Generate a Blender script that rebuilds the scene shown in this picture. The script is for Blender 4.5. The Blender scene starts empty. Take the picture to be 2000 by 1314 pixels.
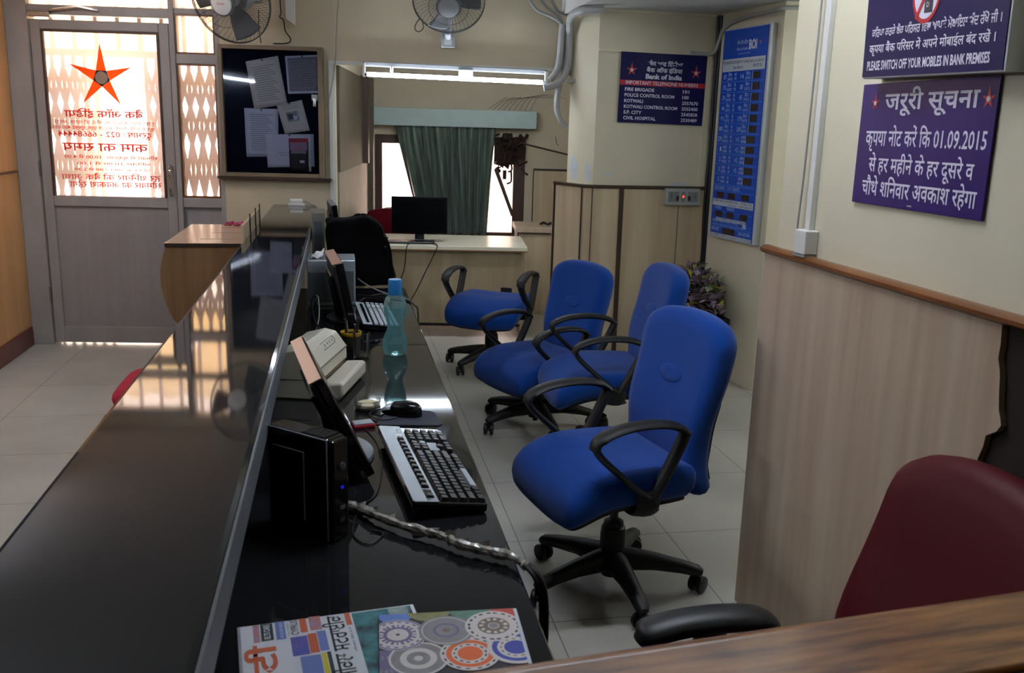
import bpy, bmesh, math, random
from mathutils import Vector, Matrix
random.seed(7)
PI = math.pi
SC = bpy.context.scene
COL = SC.collection

# ------------------------------------------------------------------ camera
# the photographer stands behind the staff desk, eye height 1.55 m
cam_data = bpy.data.cameras.new('camera')
cam = bpy.data.objects.new('camera', cam_data)
COL.objects.link(cam)
SC.camera = cam
cam_data.sensor_fit = 'HORIZONTAL'
cam_data.sensor_width = 36.0
cam_data.lens = 32.4
cam_data.clip_start = 0.03
PITCH, ROLL, YAW = 0.2224, 0.0274, 0.188
fw = Vector((math.sin(YAW) * math.cos(PITCH), math.cos(YAW) * math.cos(PITCH), -math.sin(PITCH)))
r0 = Vector((math.cos(YAW), -math.sin(YAW), 0))
d0 = fw.cross(r0)
rt = r0 * math.cos(ROLL) - d0 * math.sin(ROLL)
dn = r0 * math.sin(ROLL) + d0 * math.cos(ROLL)
cam.matrix_world = Matrix(((rt.x, -dn.x, -fw.x, 0.0), (rt.y, -dn.y, -fw.y, 0.0),
                           (rt.z, -dn.z, -fw.z, 1.55), (0, 0, 0, 1)))
cam_data.dof.use_dof = True
cam_data.dof.focus_distance = 3.6
cam_data.dof.aperture_fstop = 10.0

# ------------------------------------------------------------------ sky, sun, exposure
SC.view_settings.view_transform = 'Standard'
SC.view_settings.look = 'None'
SC.view_settings.exposure = 1.6
SC.view_settings.gamma = 1.0
SC.view_settings.use_curve_mapping = False
world = bpy.data.worlds.new('sky')
SC.world = world
world.use_nodes = True
bg = world.node_tree.nodes['Background']
bg.inputs[0].default_value = (0.86, 0.93, 1.0, 1)
bg.inputs[1].default_value = 2.2
sun_data = bpy.data.lights.new('sun', 'SUN')
sun_data.energy = 9.0
sun_data.angle = 0.01
sun_data.color = (1.0, 0.93, 0.84)
sun = bpy.data.objects.new('sun', sun_data)
COL.objects.link(sun)
sun.rotation_euler = Vector((0.25, 0.62, -1.0)).to_track_quat('-Z', 'Y').to_euler()
TUBE = 36.0          # brightness of a fluorescent tube
SC.cycles.max_bounces = 10
SC.cycles.transparent_max_bounces = 16
SC.cycles.caustics_reflective = False
SC.cycles.caustics_refractive = False

# ------------------------------------------------------------------ materials
def lin(h):
    h = h.lstrip('#')
    o = []
    for i in (0, 2, 4):
        c = int(h[i:i + 2], 16) / 255.0
        o.append(c / 12.92 if c <= 0.04045 else ((c + 0.055) / 1.055) ** 2.4)
    return (o[0], o[1], o[2], 1.0)

MATS = {}
def mat(name, col, rough=0.5, metal=0.0, var=0.0, vscale=6.0, stretch=None, col2=None, spec=0.5,
        bump=0.0, bscale=60.0, coat=0.0, sheen=0.0, emit=None, estr=0.0, trans=0.0, ior=1.45, detail=4.0):
    if name in MATS:
        return MATS[name]
    m = bpy.data.materials.new(name)
    m.use_nodes = True
    nt = m.node_tree
    b = nt.nodes['Principled BSDF']
    c = lin(col) if isinstance(col, str) else tuple(col) + (1.0,)
    b.inputs['Base Color'].default_value = c
    b.inputs['Roughness'].default_value = rough
    b.inputs['Metallic'].default_value = metal
    b.inputs['Specular IOR Level'].default_value = spec
    b.inputs['IOR'].default_value = ior
    b.inputs['Coat Weight'].default_value = coat
    b.inputs['Sheen Weight'].default_value = sheen
    b.inputs['Transmission Weight'].default_value = trans
    if emit:
        b.inputs['Emission Color'].default_value = lin(emit)
        b.inputs['Emission Strength'].default_value = estr
    tc = nt.nodes.new('ShaderNodeTexCoord')
    mp = nt.nodes.new('ShaderNodeMapping')
    nt.links.new(tc.outputs['Object'], mp.inputs['Vector'])
    if stretch:
        mp.inputs['Scale'].default_value = stretch
    if var > 0 or col2:
        n = nt.nodes.new('ShaderNodeTexNoise')
        n.inputs['Scale'].default_value = vscale
        n.inputs['Detail'].default_value = detail
        nt.links.new(mp.outputs[0], n.inputs['Vector'])
        rp = nt.nodes.new('ShaderNodeValToRGB')
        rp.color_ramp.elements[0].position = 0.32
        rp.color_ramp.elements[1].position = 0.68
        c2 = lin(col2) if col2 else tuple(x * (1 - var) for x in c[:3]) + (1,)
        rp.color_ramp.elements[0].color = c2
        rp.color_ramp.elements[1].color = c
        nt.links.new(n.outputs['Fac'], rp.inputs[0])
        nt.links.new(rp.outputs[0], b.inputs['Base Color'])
    if bump > 0:
        n2 = nt.nodes.new('ShaderNodeTexNoise')
        n2.inputs['Scale'].default_value = bscale
        n2.inputs['Detail'].default_value = 3
        nt.links.new(mp.outputs[0], n2.inputs['Vector'])
        bp = nt.nodes.new('ShaderNodeBump')
        bp.inputs['Strength'].default_value = bump
        bp.inputs['Distance'].default_value = 0.002
        nt.links.new(n2.outputs['Fac'], bp.inputs['Height'])
        nt.links.new(bp.outputs[0], b.inputs['Normal'])
    MATS[name] = m
    return m

def glass_mat(name, tint, haze=0.0, hazecol='#d8cfc6', gloss=1.0):
    """thin clear pane: see-through with a fresnel reflection and an added haze that scatters light"""
    m = bpy.data.materials.new(name)
    m.use_nodes = True
    nt = m.node_tree
    nt.nodes.clear()
    out = nt.nodes.new('ShaderNodeOutputMaterial')
    tr = nt.nodes.new('ShaderNodeBsdfTransparent')
    tr.inputs[0].default_value = tuple(tint) + (1,)
    gl = nt.nodes.new('ShaderNodeBsdfGlossy')
    gl.inputs['Roughness'].default_value = 0.03
    fr = nt.nodes.new('ShaderNodeFresnel')
    fr.inputs['IOR'].default_value = 1.45
    mx = nt.nodes.new('ShaderNodeMixShader')
    mul = nt.nodes.new('ShaderNodeMath')
    mul.operation = 'MULTIPLY'
    mul.inputs[1].default_value = gloss
    nt.links.new(fr.outputs[0], mul.inputs[0])
    nt.links.new(mul.outputs[0], mx.inputs[0])
    nt.links.new(tr.outputs[0], mx.inputs[1])
    nt.links.new(gl.outputs[0], mx.inputs[2])
    last = mx
    if haze > 0:
        tl = nt.nodes.new('ShaderNodeBsdfTranslucent')
        tl.inputs[0].default_value = lin(hazecol)
        m2 = nt.nodes.new('ShaderNodeMixShader')
        m2.inputs[0].default_value = haze
        nt.links.new(mx.outputs[0], m2.inputs[1])
        nt.links.new(tl.outputs[0], m2.inputs[2])
        last = m2
    nt.links.new(last.outputs[0], out.inputs[0])
    MATS[name] = m
    return m

def translucent_mat(name, col, amt=0.6):
    m = bpy.data.materials.new(name)
    m.use_nodes = True
    nt = m.node_tree
    nt.nodes.clear()
    out = nt.nodes.new('ShaderNodeOutputMaterial')
    df = nt.nodes.new('ShaderNodeBsdfDiffuse')
    tl = nt.nodes.new('ShaderNodeBsdfTranslucent')
    df.inputs[0].default_value = lin(col)
    tl.inputs[0].default_value = lin(col)
    mx = nt.nodes.new('ShaderNodeMixShader')
    mx.inputs[0].default_value = amt
    nt.links.new(df.outputs[0], mx.inputs[1])
    nt.links.new(tl.outputs[0], mx.inputs[2])
    nt.links.new(mx.outputs[0], out.inputs[0])
    MATS[name] = m
    return m

def tile_mat():
    m = bpy.data.materials.new('vitrified_tiles')
    m.use_nodes = True
    nt = m.node_tree
    b = nt.nodes['Principled BSDF']
    tc = nt.nodes.new('ShaderNodeTexCoord')
    mp = nt.nodes.new('ShaderNodeMapping')
    mp.inputs['Location'].default_value = (TILE_OFF[0], TILE_OFF[1], 0)
    nt.links.new(tc.outputs['Object'], mp.inputs['Vector'])
    br = nt.nodes.new('ShaderNodeTexBrick')
    br.offset = 0.0
    br.inputs['Scale'].default_value = 1.0
    br.inputs['Brick Width'].default_value = 0.6
    br.inputs['Row Height'].default_value = 0.6
    br.inputs['Mortar Size'].default_value = 0.0022
    br.inputs['Mortar Smooth'].default_value = 0.1
    br.inputs['Color1'].default_value = lin('#b3b0a6')
    br.inputs['Color2'].default_value = lin('#adaaa0')
    br.inputs['Mortar'].default_value = lin('#6b6a64')
    nt.links.new(mp.outputs[0], br.inputs['Vector'])
    n = nt.nodes.new('ShaderNodeTexNoise')
    n.inputs['Scale'].default_value = 1.7
    n.inputs['Detail'].default_value = 7
    nt.links.new(tc.outputs['Object'], n.inputs['Vector'])
    rp = nt.nodes.new('ShaderNodeValToRGB')
    rp.color_ramp.elements[0].position = 0.3
    rp.color_ramp.elements[0].color = (0.74, 0.74, 0.72, 1)
    rp.color_ramp.elements[1].position = 0.62
    rp.color_ramp.elements[1].color = (1, 1, 1, 1)
    nt.links.new(n.outputs['Fac'], rp.inputs[0])
    mul = nt.nodes.new('ShaderNodeMixRGB')
    mul.blend_type = 'MULTIPLY'
    mul.inputs[0].default_value = 1.0
    nt.links.new(br.outputs['Color'], mul.inputs[1])
    nt.links.new(rp.outputs[0], mul.inputs[2])
    nt.links.new(mul.outputs[0], b.inputs['Base Color'])
    b.inputs['Roughness'].default_value = 0.32
    MATS['vitrified_tiles'] = m
    return m
TILE_OFF = (0.13, 0.25)

def granite_mat():
    m = bpy.data.materials.new('black_granite')
    m.use_nodes = True
    nt = m.node_tree
    b = nt.nodes['Principled BSDF']
    tc = nt.nodes.new('ShaderNodeTexCoord')
    v = nt.nodes.new('ShaderNodeTexNoise')
    v.inputs['Scale'].default_value = 420
    v.inputs['Detail'].default_value = 2
    nt.links.new(tc.outputs['Object'], v.inputs['Vector'])
    rp = nt.nodes.new('ShaderNodeValToRGB')
    rp.color_ramp.elements[0].position = 0.45
    rp.color_ramp.elements[0].color = lin('#121315')
    rp.color_ramp.elements[1].position = 0.8
    rp.color_ramp.elements[1].color = lin('#2f2f31')
    nt.links.new(v.outputs['Fac'], rp.inputs[0])
    nt.links.new(rp.outputs[0], b.inputs['Base Color'])
    n = nt.nodes.new('ShaderNodeTexNoise')
    n.inputs['Scale'].default_value = 5
    n.inputs['Detail'].default_value = 6
    nt.links.new(tc.outputs['Object'], n.inputs['Vector'])
    mr = nt.nodes.new('ShaderNodeMapRange')
    mr.inputs['To Min'].default_value = 0.025
    mr.inputs['To Max'].default_value = 0.06
    nt.links.new(n.outputs['Fac'], mr.inputs['Value'])
    nt.links.new(mr.outputs[0], b.inputs['Roughness'])
    b.inputs['Specular IOR Level'].default_value = 0.42
    MATS['black_granite'] = m
    return m

M = MATS
granite_mat()
tile_mat()
mat('cream_paint', '#d2cab0', 0.6, var=0.10, vscale=2.2, bump=0.15, bscale=30)
mat('cream_paint_old', '#c4b79c', 0.65, var=0.16, vscale=3.0, bump=0.2, bscale=25)
mat('cabin_paint', '#c4b8a0', 0.65, var=0.14, vscale=2.5)
mat('ceiling_paint', '#c9c9c4', 0.7)
mat('orange_laminate', '#e6b276', 0.45, var=0.14, vscale=2.5, stretch=(6, 6, 0.6))
mat('maroon_skirting', '#6a2a24', 0.35, var=0.25, vscale=8)
mat('pale_laminate', '#baa791', 0.42, col2='#a9917b', vscale=3.4, stretch=(5, 5, 0.32), detail=5)
mat('pillar_laminate', '#c2b193', 0.42, col2='#b09a7c', vscale=3.0, stretch=(5, 5, 0.3), detail=5)
mat('brown_trim', '#7d4a23', 0.3, var=0.35, vscale=5, stretch=(1, 1, 6), coat=0.3)
mat('dark_trim', '#3a2a1c', 0.45, var=0.3, vscale=6)
mat('raw_board', '#2a1a12', 0.85, var=0.5, vscale=12, stretch=(1, 1, 5))
mat('grey_metal_paint', '#9a9592', 0.45, var=0.16, vscale=7, stretch=(1, 1, 0.5))
mat('grey_sheet', '#948e8d', 0.4, var=0.12, vscale=4, stretch=(5, 1, 0.15))
mat('partition_dark', '#343a48', 0.6)
mat('peeled_plaster', '#c3ccd0', 0.8, var=0.12, vscale=20)
mat('maroon_leather', '#4a0510', 0.5, spec=0.16)
mat('gate_flare_pink', '#c8aaa2', 0.5, var=0.12, vscale=8)  # flare around the entrance put into this lightened pink
mat('steel', '#a9a9a9', 0.25, metal=1.0)
mat('chrome', '#d0d0d0', 0.12, metal=1.0)
mat('white_wall_outside', '#f0ddd0', 0.7)
mat('street', '#b9b0a2', 0.8, var=0.15)
mat('window_wood', '#4a332c', 0.5, var=0.35, vscale=8, stretch=(1, 1, 0.4))
mat('board_wood', '#7d6d56', 0.5, var=0.25, vscale=6)
mat('navy_felt', '#0d111f', 0.95, spec=0.1)
mat('granite_edge', '#6a6e75', 0.45, var=0.2, vscale=40, spec=0.5)
mat('reveal_board', '#5b5242', 0.6, var=0.2, vscale=5, stretch=(3, 3, 0.5))
mat('reveal_lower', '#8c8271', 0.6, var=0.15, vscale=4)
mat('paper', '#c9ccd4', 0.7)
mat('paper_warm', '#cdc9bb', 0.7)
mat('ink', '#4a4c54', 0.8)
mat('black_ink', '#141414', 0.7)
mat('fan_grey', '#8d8f92', 0.45)
mat('fan_wire', '#4b4a48', 0.4, metal=0.4)
mat('fan_blade', '#5c5f62', 0.35)
mat('white_plastic', '#cfcfca', 0.4)
mat('black_plastic', '#17181a', 0.42, bump=0.08, bscale=300)
mat('gloss_black', '#0b0b0d', 0.12)
mat('screen_black', '#06070a', 0.16, spec=0.25)
mat('silver_plastic', '#9aa3ab', 0.3, metal=0.55)
mat('beige_plastic', '#b8b3a4', 0.45)
mat('beige_dark', '#6d6a62', 0.5)
mat('blue_fabric', '#0b3d8c', 0.92, var=0.10, vscale=260, bump=0.25, bscale=420, sheen=0.15, spec=0.15)
mat('maroon_fabric', '#520614', 0.8, var=0.12, vscale=160, bump=0.15, bscale=300, spec=0.1)
mat('red_fabric', '#a81e35', 0.8, var=0.1, vscale=120, spec=0.2)
mat('chair_plastic', '#1b1b1c', 0.5, bump=0.1, bscale=250, spec=0.4)
mat('bag_cloth', '#060608', 0.95, spec=0.08, bump=0.5, bscale=40, var=0.3, vscale=9)
mat('cable_black', '#0c0c0d', 0.45)
mat('cable_grey', '#8a8a88', 0.5)
mat('conduit', '#a9aba9', 0.45, var=0.2, vscale=9)
mat('tape', '#b4aea4', 0.22, col2='#4d4a46', vscale=55, spec=0.9)
mat('pelmet_blue', '#b0c6c4', 0.5, var=0.08)
mat('curtain', '#5f776b', 0.30, col2='#343b35', vscale=4, stretch=(7, 7, 0.6), sheen=0.2, spec=0.8)  # dark vertical streaks paint fold shade into the cloth colour
mat('desk_top_laminate', '#d8d2bc', 0.25)
mat('desk_front_laminate', '#a8987c', 0.5, col2='#958468', vscale=3, stretch=(4, 4, 0.4))
mat('box_laminate', '#8d6a47', 0.4, col2='#7c5a3a', vscale=4, stretch=(7, 7, 0.4))
mat('box_top', '#c8a68a', 0.16)
mat('slot_dark', '#5a4634', 0.6)
mat('pink_petal', '#b8486a', 0.7, var=0.4, vscale=40)
mat('sign_navy', '#14144a', 0.3, spec=0.2)
mat('sign_purple', '#32206e', 0.3, var=0.35, vscale=3, spec=0.25)
mat('sign_white', '#d9d6e6', 0.5)
mat('sign_red', '#b01824', 0.45)
mat('star_orange', '#e2582a', 0.5)
mat('star_red', '#b23a34', 0.5)
mat('rate_blue', '#0f49b4', 0.35, spec=0.4)
mat('rate_line', '#3f83e0', 0.4)
mat('rate_frame', '#b6bcbc', 0.4, metal=0.2)
mat('rate_text', '#b4cdf0', 0.5)
mat('led_dark', '#2a1814', 0.3)
mat('strip_white', '#b9c2cc', 0.5)
mat('plant_purple', '#ab93a8', 0.6, var=0.5, vscale=14)
mat('plant_green', '#84986e', 0.55, var=0.4, vscale=18)
mat('plant_yellow', '#b8be3a', 0.5)
mat('plant_stem', '#3c3a26', 0.7)
mat('planter_brown', '#231b17', 0.45)
mat('soil', '#1c1512', 0.95)
mat('rail_wood', '#a5713f', 0.30, col2='#55331a', vscale=4.0, stretch=(1.6, 12, 12), coat=0.25)
mat('rail_groove', '#140d08', 0.8)
mat('socket_plate', '#a7aaa6', 0.4, metal=0.2)
mat('socket_grey', '#7d807c', 0.5)
mat('red_lamp', '#ff3020', 0.4, emit='#ff2a18', estr=2.0)
mat('blue_led', '#2020ff', 0.4, emit='#2a20ff', estr=0.12)
mat('mousepad', '#30343f', 0.75)
mat('cap_blue', '#1a6499', 0.4)
mat('sponge', '#d8cfae', 0.9, var=0.1, bump=0.3, bscale=120)
mat('pen_yellow', '#c79a1e', 0.4)
mat('pen_body', '#2a2220', 0.4)
mat('stamp_red', '#a02030', 0.4)
mat('foot_grey', '#4b5156', 0.35)
mat('rack_pink', '#b08a78', 0.35)
translucent_mat('awning_yellow', '#fae6c0', 0.65)
translucent_mat('vinyl_red', '#d23a3a', 0.35)
translucent_mat('vinyl_orange', '#f0561e', 0.45)
translucent_mat('vinyl_pale', '#d8c4b0', 0.5)
glass_mat('flare_haze_glass', (0.97, 0.96, 0.95), haze=0.40, hazecol='#efe4e6')  # flare around the bright openings put into the panes as haze
glass_mat('clear_glass', (0.98, 0.98, 0.98))
glass_mat('board_glass', (0.80, 0.82, 0.88), gloss=0.45)
glass_mat('tumbler_glass', (0.97, 0.98, 0.98), gloss=0.75)
glass_mat('bottle_plastic', (0.88, 0.975, 0.98), haze=0.20, hazecol='#c4eaee', gloss=0.9)
glass_mat('bottle_water', (0.80, 0.955, 0.965), haze=0.18, hazecol='#9adbe4', gloss=0.6)
mat('tube_light', '#ffffff', 0.4, emit='#e4f0ff', estr=TUBE * 0.55)
mat('batten_grey', '#7c7e80', 0.5)
mat('tube_light_old', '#ffffff', 0.4, emit='#e8f2ff', estr=TUBE * 1.3)
mat('tube_light_hall_fill', '#ffffff', 0.4, emit='#f2f2ff', estr=TUBE * 1.5)
mat('tube_light_cabin_fill', '#ffffff', 0.4, emit='#e8f2ff', estr=TUBE * 0.6)
mat('tube_light_recess', '#ffffff', 0.4, emit='#e8f2ff', estr=TUBE * 0.9)
mat('tube_light_staff_fill', '#ffffff', 0.4, emit='#e8f0ff', estr=TUBE * 1.45)

# ------------------------------------------------------------------ mesh helpers
class MB:
    def __init__(s):
        s.v, s.f = [], []
    def add(s, vs, fs):
        o = len(s.v)
        s.v += [tuple(v) for v in vs]
        s.f += [tuple(i + o for i in f) for f in fs]
        return s
    def box(s, x0, x1, y0, y1, z0, z1, mtx=None):
        vs = [(x, y, z) for z in (z0, z1) for y in (y0, y1) for x in (x0, x1)]
        if mtx:
            vs = [tuple(mtx @ Vector(v)) for v in vs]
        return s.add(vs, [(0, 2, 3, 1), (4, 5, 7, 6), (0, 1, 5, 4), (2, 6, 7, 3), (0, 4, 6, 2), (1, 3, 7, 5)])
    def quad(s, pts):
        return s.add(pts, [tuple(range(len(pts)))])
    def prism(s, poly, a0, a1, axis='y'):
        """poly: 2-D outline, extruded from a0 to a1 along an axis"""
        def P(p, a):
            return {'y': (p[0], a, p[1]), 'x': (a, p[0], p[1]), 'z': (p[0], p[1], a)}[axis]
        n = len(poly)
        vs = [P(p, a0) for p in poly] + [P(p, a1) for p in poly]
        fs = [tuple(range(n))[::-1], tuple(range(n, 2 * n))]
        fs += [(i, (i + 1) % n, n + (i + 1) % n, n + i) for i in range(n)]
        return s.add(vs, fs)
    def tube(s, pts, r, n=8, closed=False, ell=None, side=None):
        """sweep; r = radius or list. ell=(a,b): elliptical section, a along 'side' vector"""
        pts = [Vector(p) for p in pts]
        k = len(pts)
        up = None
        rings = []
        for i in range(k):
            if closed:
                t = pts[(i + 1) % k] - pts[i - 1]
            else:
                t = pts[min(i + 1, k - 1)] - pts[max(i - 1, 0)]
            if t.length < 1e-9:
                t = Vector((0, 0, 1))
            t.normalize()
            if side is not None:
                x = Vector(side)
                x = x - t * x.dot(t)
                x.normalize()
            else:
                if up is None:
                    up = Vector((0, 0, 1)) if abs(t.z) < 0.9 else Vector((1, 0, 0))
                x = up - t * up.dot(t)
                if x.length < 1e-6:
                    x = t.orthogonal()
                x.normalize()
                up = x
            y = t.cross(x)
            ri = r[i] if isinstance(r, (list, tuple)) else r
            if ell:
                e = ell[i] if isinstance(ell, list) else ell
                ra, rb = e
            else:
                ra = rb = ri
            rings.append([pts[i] + x * (ra * math.cos(2 * PI * j / n)) + y * (rb * math.sin(2 * PI * j / n)) for j in range(n)])
        vs = [p for rg in rings for p in rg]
        fs = []
        m = k if closed else k - 1
        for i in range(m):
            a, b = i * n, ((i + 1) % k) * n
            fs += [(a + j, a + (j + 1) % n, b + (j + 1) % n, b + j) for j in range(n)]
        if not closed:
            fs.append(tuple(range(n))[::-1])
            fs.append(tuple((k - 1) * n + j for j in range(n)))
        return s.add(vs, fs)
    def lathe(s, prof, n=24, mtx=None, cap=True):
        vs, fs = [], []
        for r, z in prof:
            vs += [(r * math.cos(2 * PI * j / n), r * math.sin(2 * PI * j / n), z) for j in range(n)]
        for i in range(len(prof) - 1):
            a, b = i * n, (i + 1) * n
            fs += [(a + j, a + (j + 1) % n, b + (j + 1) % n, b + j) for j in range(n)]
        if cap:
            fs.append(tuple(range(n))[::-1])
            fs.append(tuple((len(prof) - 1) * n + j for j in range(n)))
        if mtx:
            vs = [tuple(mtx @ Vector(v)) for v in vs]
        return s.add(vs, fs)
    def grid(s, fn, nu, nv):
        vs = [fn(i / nu, j / nv) for j in range(nv + 1) for i in range(nu + 1)]
        w = nu + 1
        fs = [(j * w + i, j * w + i + 1, (j + 1) * w + i + 1, (j + 1) * w + i) for j in range(nv) for i in range(nu)]
        return s.add(vs, fs)
    def blob(s, c, r, n=16, m=10, jit=0.0):
        vs, fs = [], []
        for i in range(m + 1):
            a = PI * i / m
            for j in range(n):
                b = 2 * PI * j / n
                k = 1 + random.uniform(-jit, jit)
                vs.append((c[0] + r[0] * math.sin(a) * math.cos(b) * k, c[1] + r[1] * math.sin(a) * math.sin(b) * k, c[2] + r[2] * math.cos(a) * k))
        for i in range(m):
            for j in range(n):
                fs.append((i * n + j, (i + 1) * n + j, (i + 1) * n + (j + 1) % n, i * n + (j + 1) % n))
        return s.add(vs, fs)
    def cushion(s, outline, prof, warp):
        """outline: closed 2-D loop; prof: list of (scale, height); warp(x, y, h) -> 3-D point"""
        n = len(outline)
        vs, fs = [], []
        for sc, h in prof:
            vs += [warp(p[0] * sc, p[1] * sc, h) for p in outline]
        for i in range(len(prof) - 1):
            a, b = i * n, (i + 1) * n
            fs += [(a + j, a + (j + 1) % n, b + (j + 1) % n, b + j) for j in range(n)]
        vs.append(warp(0, 0, prof[0][1]))
        vs.append(warp(0, 0, prof[-1][1]))
        q = len(vs)
        fs += [(q - 2, (j + 1) % n, j) for j in range(n)]
        o = (len(prof) - 1) * n
        fs += [(q - 1, o + j, o + (j + 1) % n) for j in range(n)]
        return s.add(vs, fs)
    def text(s, body, x0, x1, z0, em, y, flat=False, mirror=False, bold=0.0, align='fit'):
        """writing that fills x0..x1 with letters em tall; on a wall plate (y = depth) or flat on a sheet"""
        cu = bpy.data.curves.new('lettering', 'FONT')
        cu.body = indic(body)
        cu.resolution_u = 2
        cu.offset = bold
        o = bpy.data.objects.new('lettering', cu)
        COL.objects.link(o)
        dg = bpy.context.evaluated_depsgraph_get()
        me = bpy.data.meshes.new_from_object(o.evaluated_get(dg))
        vs = [v.co.copy() for v in me.vertices]
        fs = [tuple(p.vertices) for p in me.polygons]
        bpy.data.objects.remove(o)
        bpy.data.meshes.remove(me)
        bpy.data.curves.remove(cu)
        if not vs:
            return s
        a, b = min(v.x for v in vs), max(v.x for v in vs)
        k = em / 0.66
        kx = (x1 - x0) / (b - a) if align == 'fit' else k
        out = []
        for v in vs:
            x = x0 + (v.x - a) * kx
            if mirror:
                x = x1 - (v.x - a) * kx
            z = z0 + v.y * k
            out.append((x, z, y) if flat else (x, y, z))
        if mirror or False:
            fs = [f[::-1] for f in fs]
        return s.add(out, fs)
    def build(s, name, m, parent=None, smooth=35, bevel=0.0, bseg=2, subd=0, solid=0.0):
        me = bpy.data.meshes.new(name)
        o = bpy.data.objects.new(name, me)
        COL.objects.link(o)
        vs = s.v
        if parent is None and vs:
            xs = [v[0] for v in vs]; ys = [v[1] for v in vs]; zs = [v[2] for v in vs]
            c = ((min(xs) + max(xs)) / 2, (min(ys) + max(ys)) / 2, min(zs))
            vs = [(v[0] - c[0], v[1] - c[1], v[2] - c[2]) for v in vs]
            o.location = c
        me.from_pydata(vs, [], s.f)
        me.validate()
        me.update()
        bm = bmesh.new()
        bm.from_mesh(me)
        bmesh.ops.recalc_face_normals(bm, faces=bm.faces[:]) if not getattr(s, 'keep', False) else None
        bm.to_mesh(me)
        bm.free()
        me.materials.append(M[m] if isinstance(m, str) else m)
        if smooth:
            for p in me.polygons:
                p.use_smooth = True
            try:
                me.set_sharp_from_angle(angle=math.radians(smooth))
            except Exception:
                pass
        if solid:
            md = o.modifiers.new('thickness', 'SOLIDIFY')
            md.thickness = solid
            md.offset = 0
        if bevel > 0:
            md = o.modifiers.new('soft_edges', 'BEVEL')
            md.width = bevel
            md.segments = bseg
            md.limit_method = 'ANGLE'
            md.angle_limit = math.radians(40)
        if subd:
            md = o.modifiers.new('smooth', 'SUBSURF')
            md.levels = subd
            md.render_levels = subd
        if parent is not None:
            o.parent = parent
        return o

def indic(t):
    """short i is written before its consonant"""
    out = []
    i = 0
    cl = list(t)
    for k, ch in enumerate(cl):
        if ch in '\u093f\u0a3f':
            j = len(out) - 1
            while j > 0 and out[j] in '\u093c\u0a3c':
                j -= 1
            out.insert(max(j, 0), ch)
        else:
            out.append(ch)
    return ''.join(out)

def thing(name, label, cat, loc=(0, 0, 0), rz=0.0, group=None, rot=None):
    o = bpy.data.objects.new(name, None)
    COL.objects.link(o)
    o.empty_display_size = 0.1
    o.location = loc
    o.rotation_euler = rot if rot else (0, 0, rz)
    return tag(o, label, cat, group)

def tag(o, label, cat, group=None, kind=None):
    o['label'] = label
    o['category'] = cat
    if group:
        o['group'] = group
    if kind:
        o['kind'] = kind
    return o

def struct(o, label=None, cat=None):
    o['kind'] = 'structure'
    if label:
        o['label'] = label
    if cat:
        o['category'] = cat
    return o

def loop(pts, sub=4):
    """closed Catmull-Rom loop through 2-D points"""
    n = len(pts)
    out = []
    for i in range(n):
        p0, p1, p2, p3 = (pts[(i + k - 1) % n] for k in range(4))
        for s in range(sub):
            t = s / sub
            out.append(tuple(0.5 * ((2 * p1[d]) + (-p0[d] + p2[d]) * t + (2 * p0[d] - 5 * p1[d] + 4 * p2[d] - p3[d]) * t * t
                                    + (-p0[d] + 3 * p1[d] - 3 * p2[d] + p3[d]) * t ** 3) for d in range(len(p1))))
    return out

def curve(pts, sub=6):
    """open Catmull-Rom curve"""
    pts = [tuple(p) for p in pts]
    q = [pts[0]] + pts + [pts[-1]]
    out = []
    for i in range(len(pts) - 1):
        p0, p1, p2, p3 = q[i:i + 4]
        for s in range(sub):
            t = s / sub
            out.append(tuple(0.5 * ((2 * p1[d]) + (-p0[d] + p2[d]) * t + (2 * p0[d] - 5 * p1[d] + 4 * p2[d] - p3[d]) * t * t
                                    + (-p0[d] + 3 * p1[d] - 3 * p2[d] + p3[d]) * t ** 3) for d in range(len(p1))))
    out.append(pts[-1])
    return out

def copy_tree(o, parent=None):
    c = o.copy()
    COL.objects.link(c)
    if parent is not None:
        c.parent = parent
    for ch in list(o.children):
        copy_tree(ch, c)
    return c

def star(mb, cx, cz, R, r, y, top=1.0, mirror=1):
    """five-pointed star with a longer top point"""
    pts = []
    for k in range(10):
        a = PI / 2 + k * PI / 5
        rad = (R * (top if k == 0 else 1.0)) if k % 2 == 0 else r
        pts.append((cx + rad * math.cos(a) * mirror, y, cz + rad * math.sin(a)))
    c = len(mb.v)
    mb.add(pts + [(cx, y, cz)], [(k, (k + 1) % 10, 10) for k in range(10)])
    return mb

# frame of the slightly skewed back wall: local x runs along it, local y is depth beyond it
BX, BY, BR = -0.021, 6.458, -0.124
def wallpt(s, t, z=0.0):
    return (BX + s * math.cos(BR) - t * math.sin(BR), BY + s * math.sin(BR) + t * math.cos(BR), z)
BWM = Matrix.Translation((BX, BY, 0)) @ Matrix.Rotation(BR, 4, 'Z')
def inwall(mb):
    mb.v = [tuple(BWM @ Vector(v)) for v in mb.v]
    return mb
# ================================================================== the setting
def poly_in():
    a, b, c = wallpt(-0.14, 2.66), wallpt(-0.14, 0.14), wallpt(-2.45, 0.14)
    d, e = wallpt(2.3, 2.66), None
    return [(-2.35, -2.65), (3.65, -2.65), (3.65, 8.75), d[:2], a[:2], b[:2], c[:2]]
struct(MB().prism(poly_in(), -0.1, 0.0, 'z').build('floor', 'vitrified_tiles', smooth=0))
bpy.data.objects['floor'].location.z = -0.1
for n_ in M['vitrified_tiles'].node_tree.nodes:      # tile joints fall at x = 0.06 and y = 0.22 plus multiples of 0.6 m
    if n_.type == 'MAPPING':
        n_.inputs['Location'].default_value = (bpy.data.objects['floor'].location.x - 0.06, bpy.data.objects['floor'].location.y - 0.22, 0)
struct(MB().prism(poly_in(), 2.6, 2.72, 'z').build('ceiling', 'ceiling_paint', smooth=0))
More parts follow.
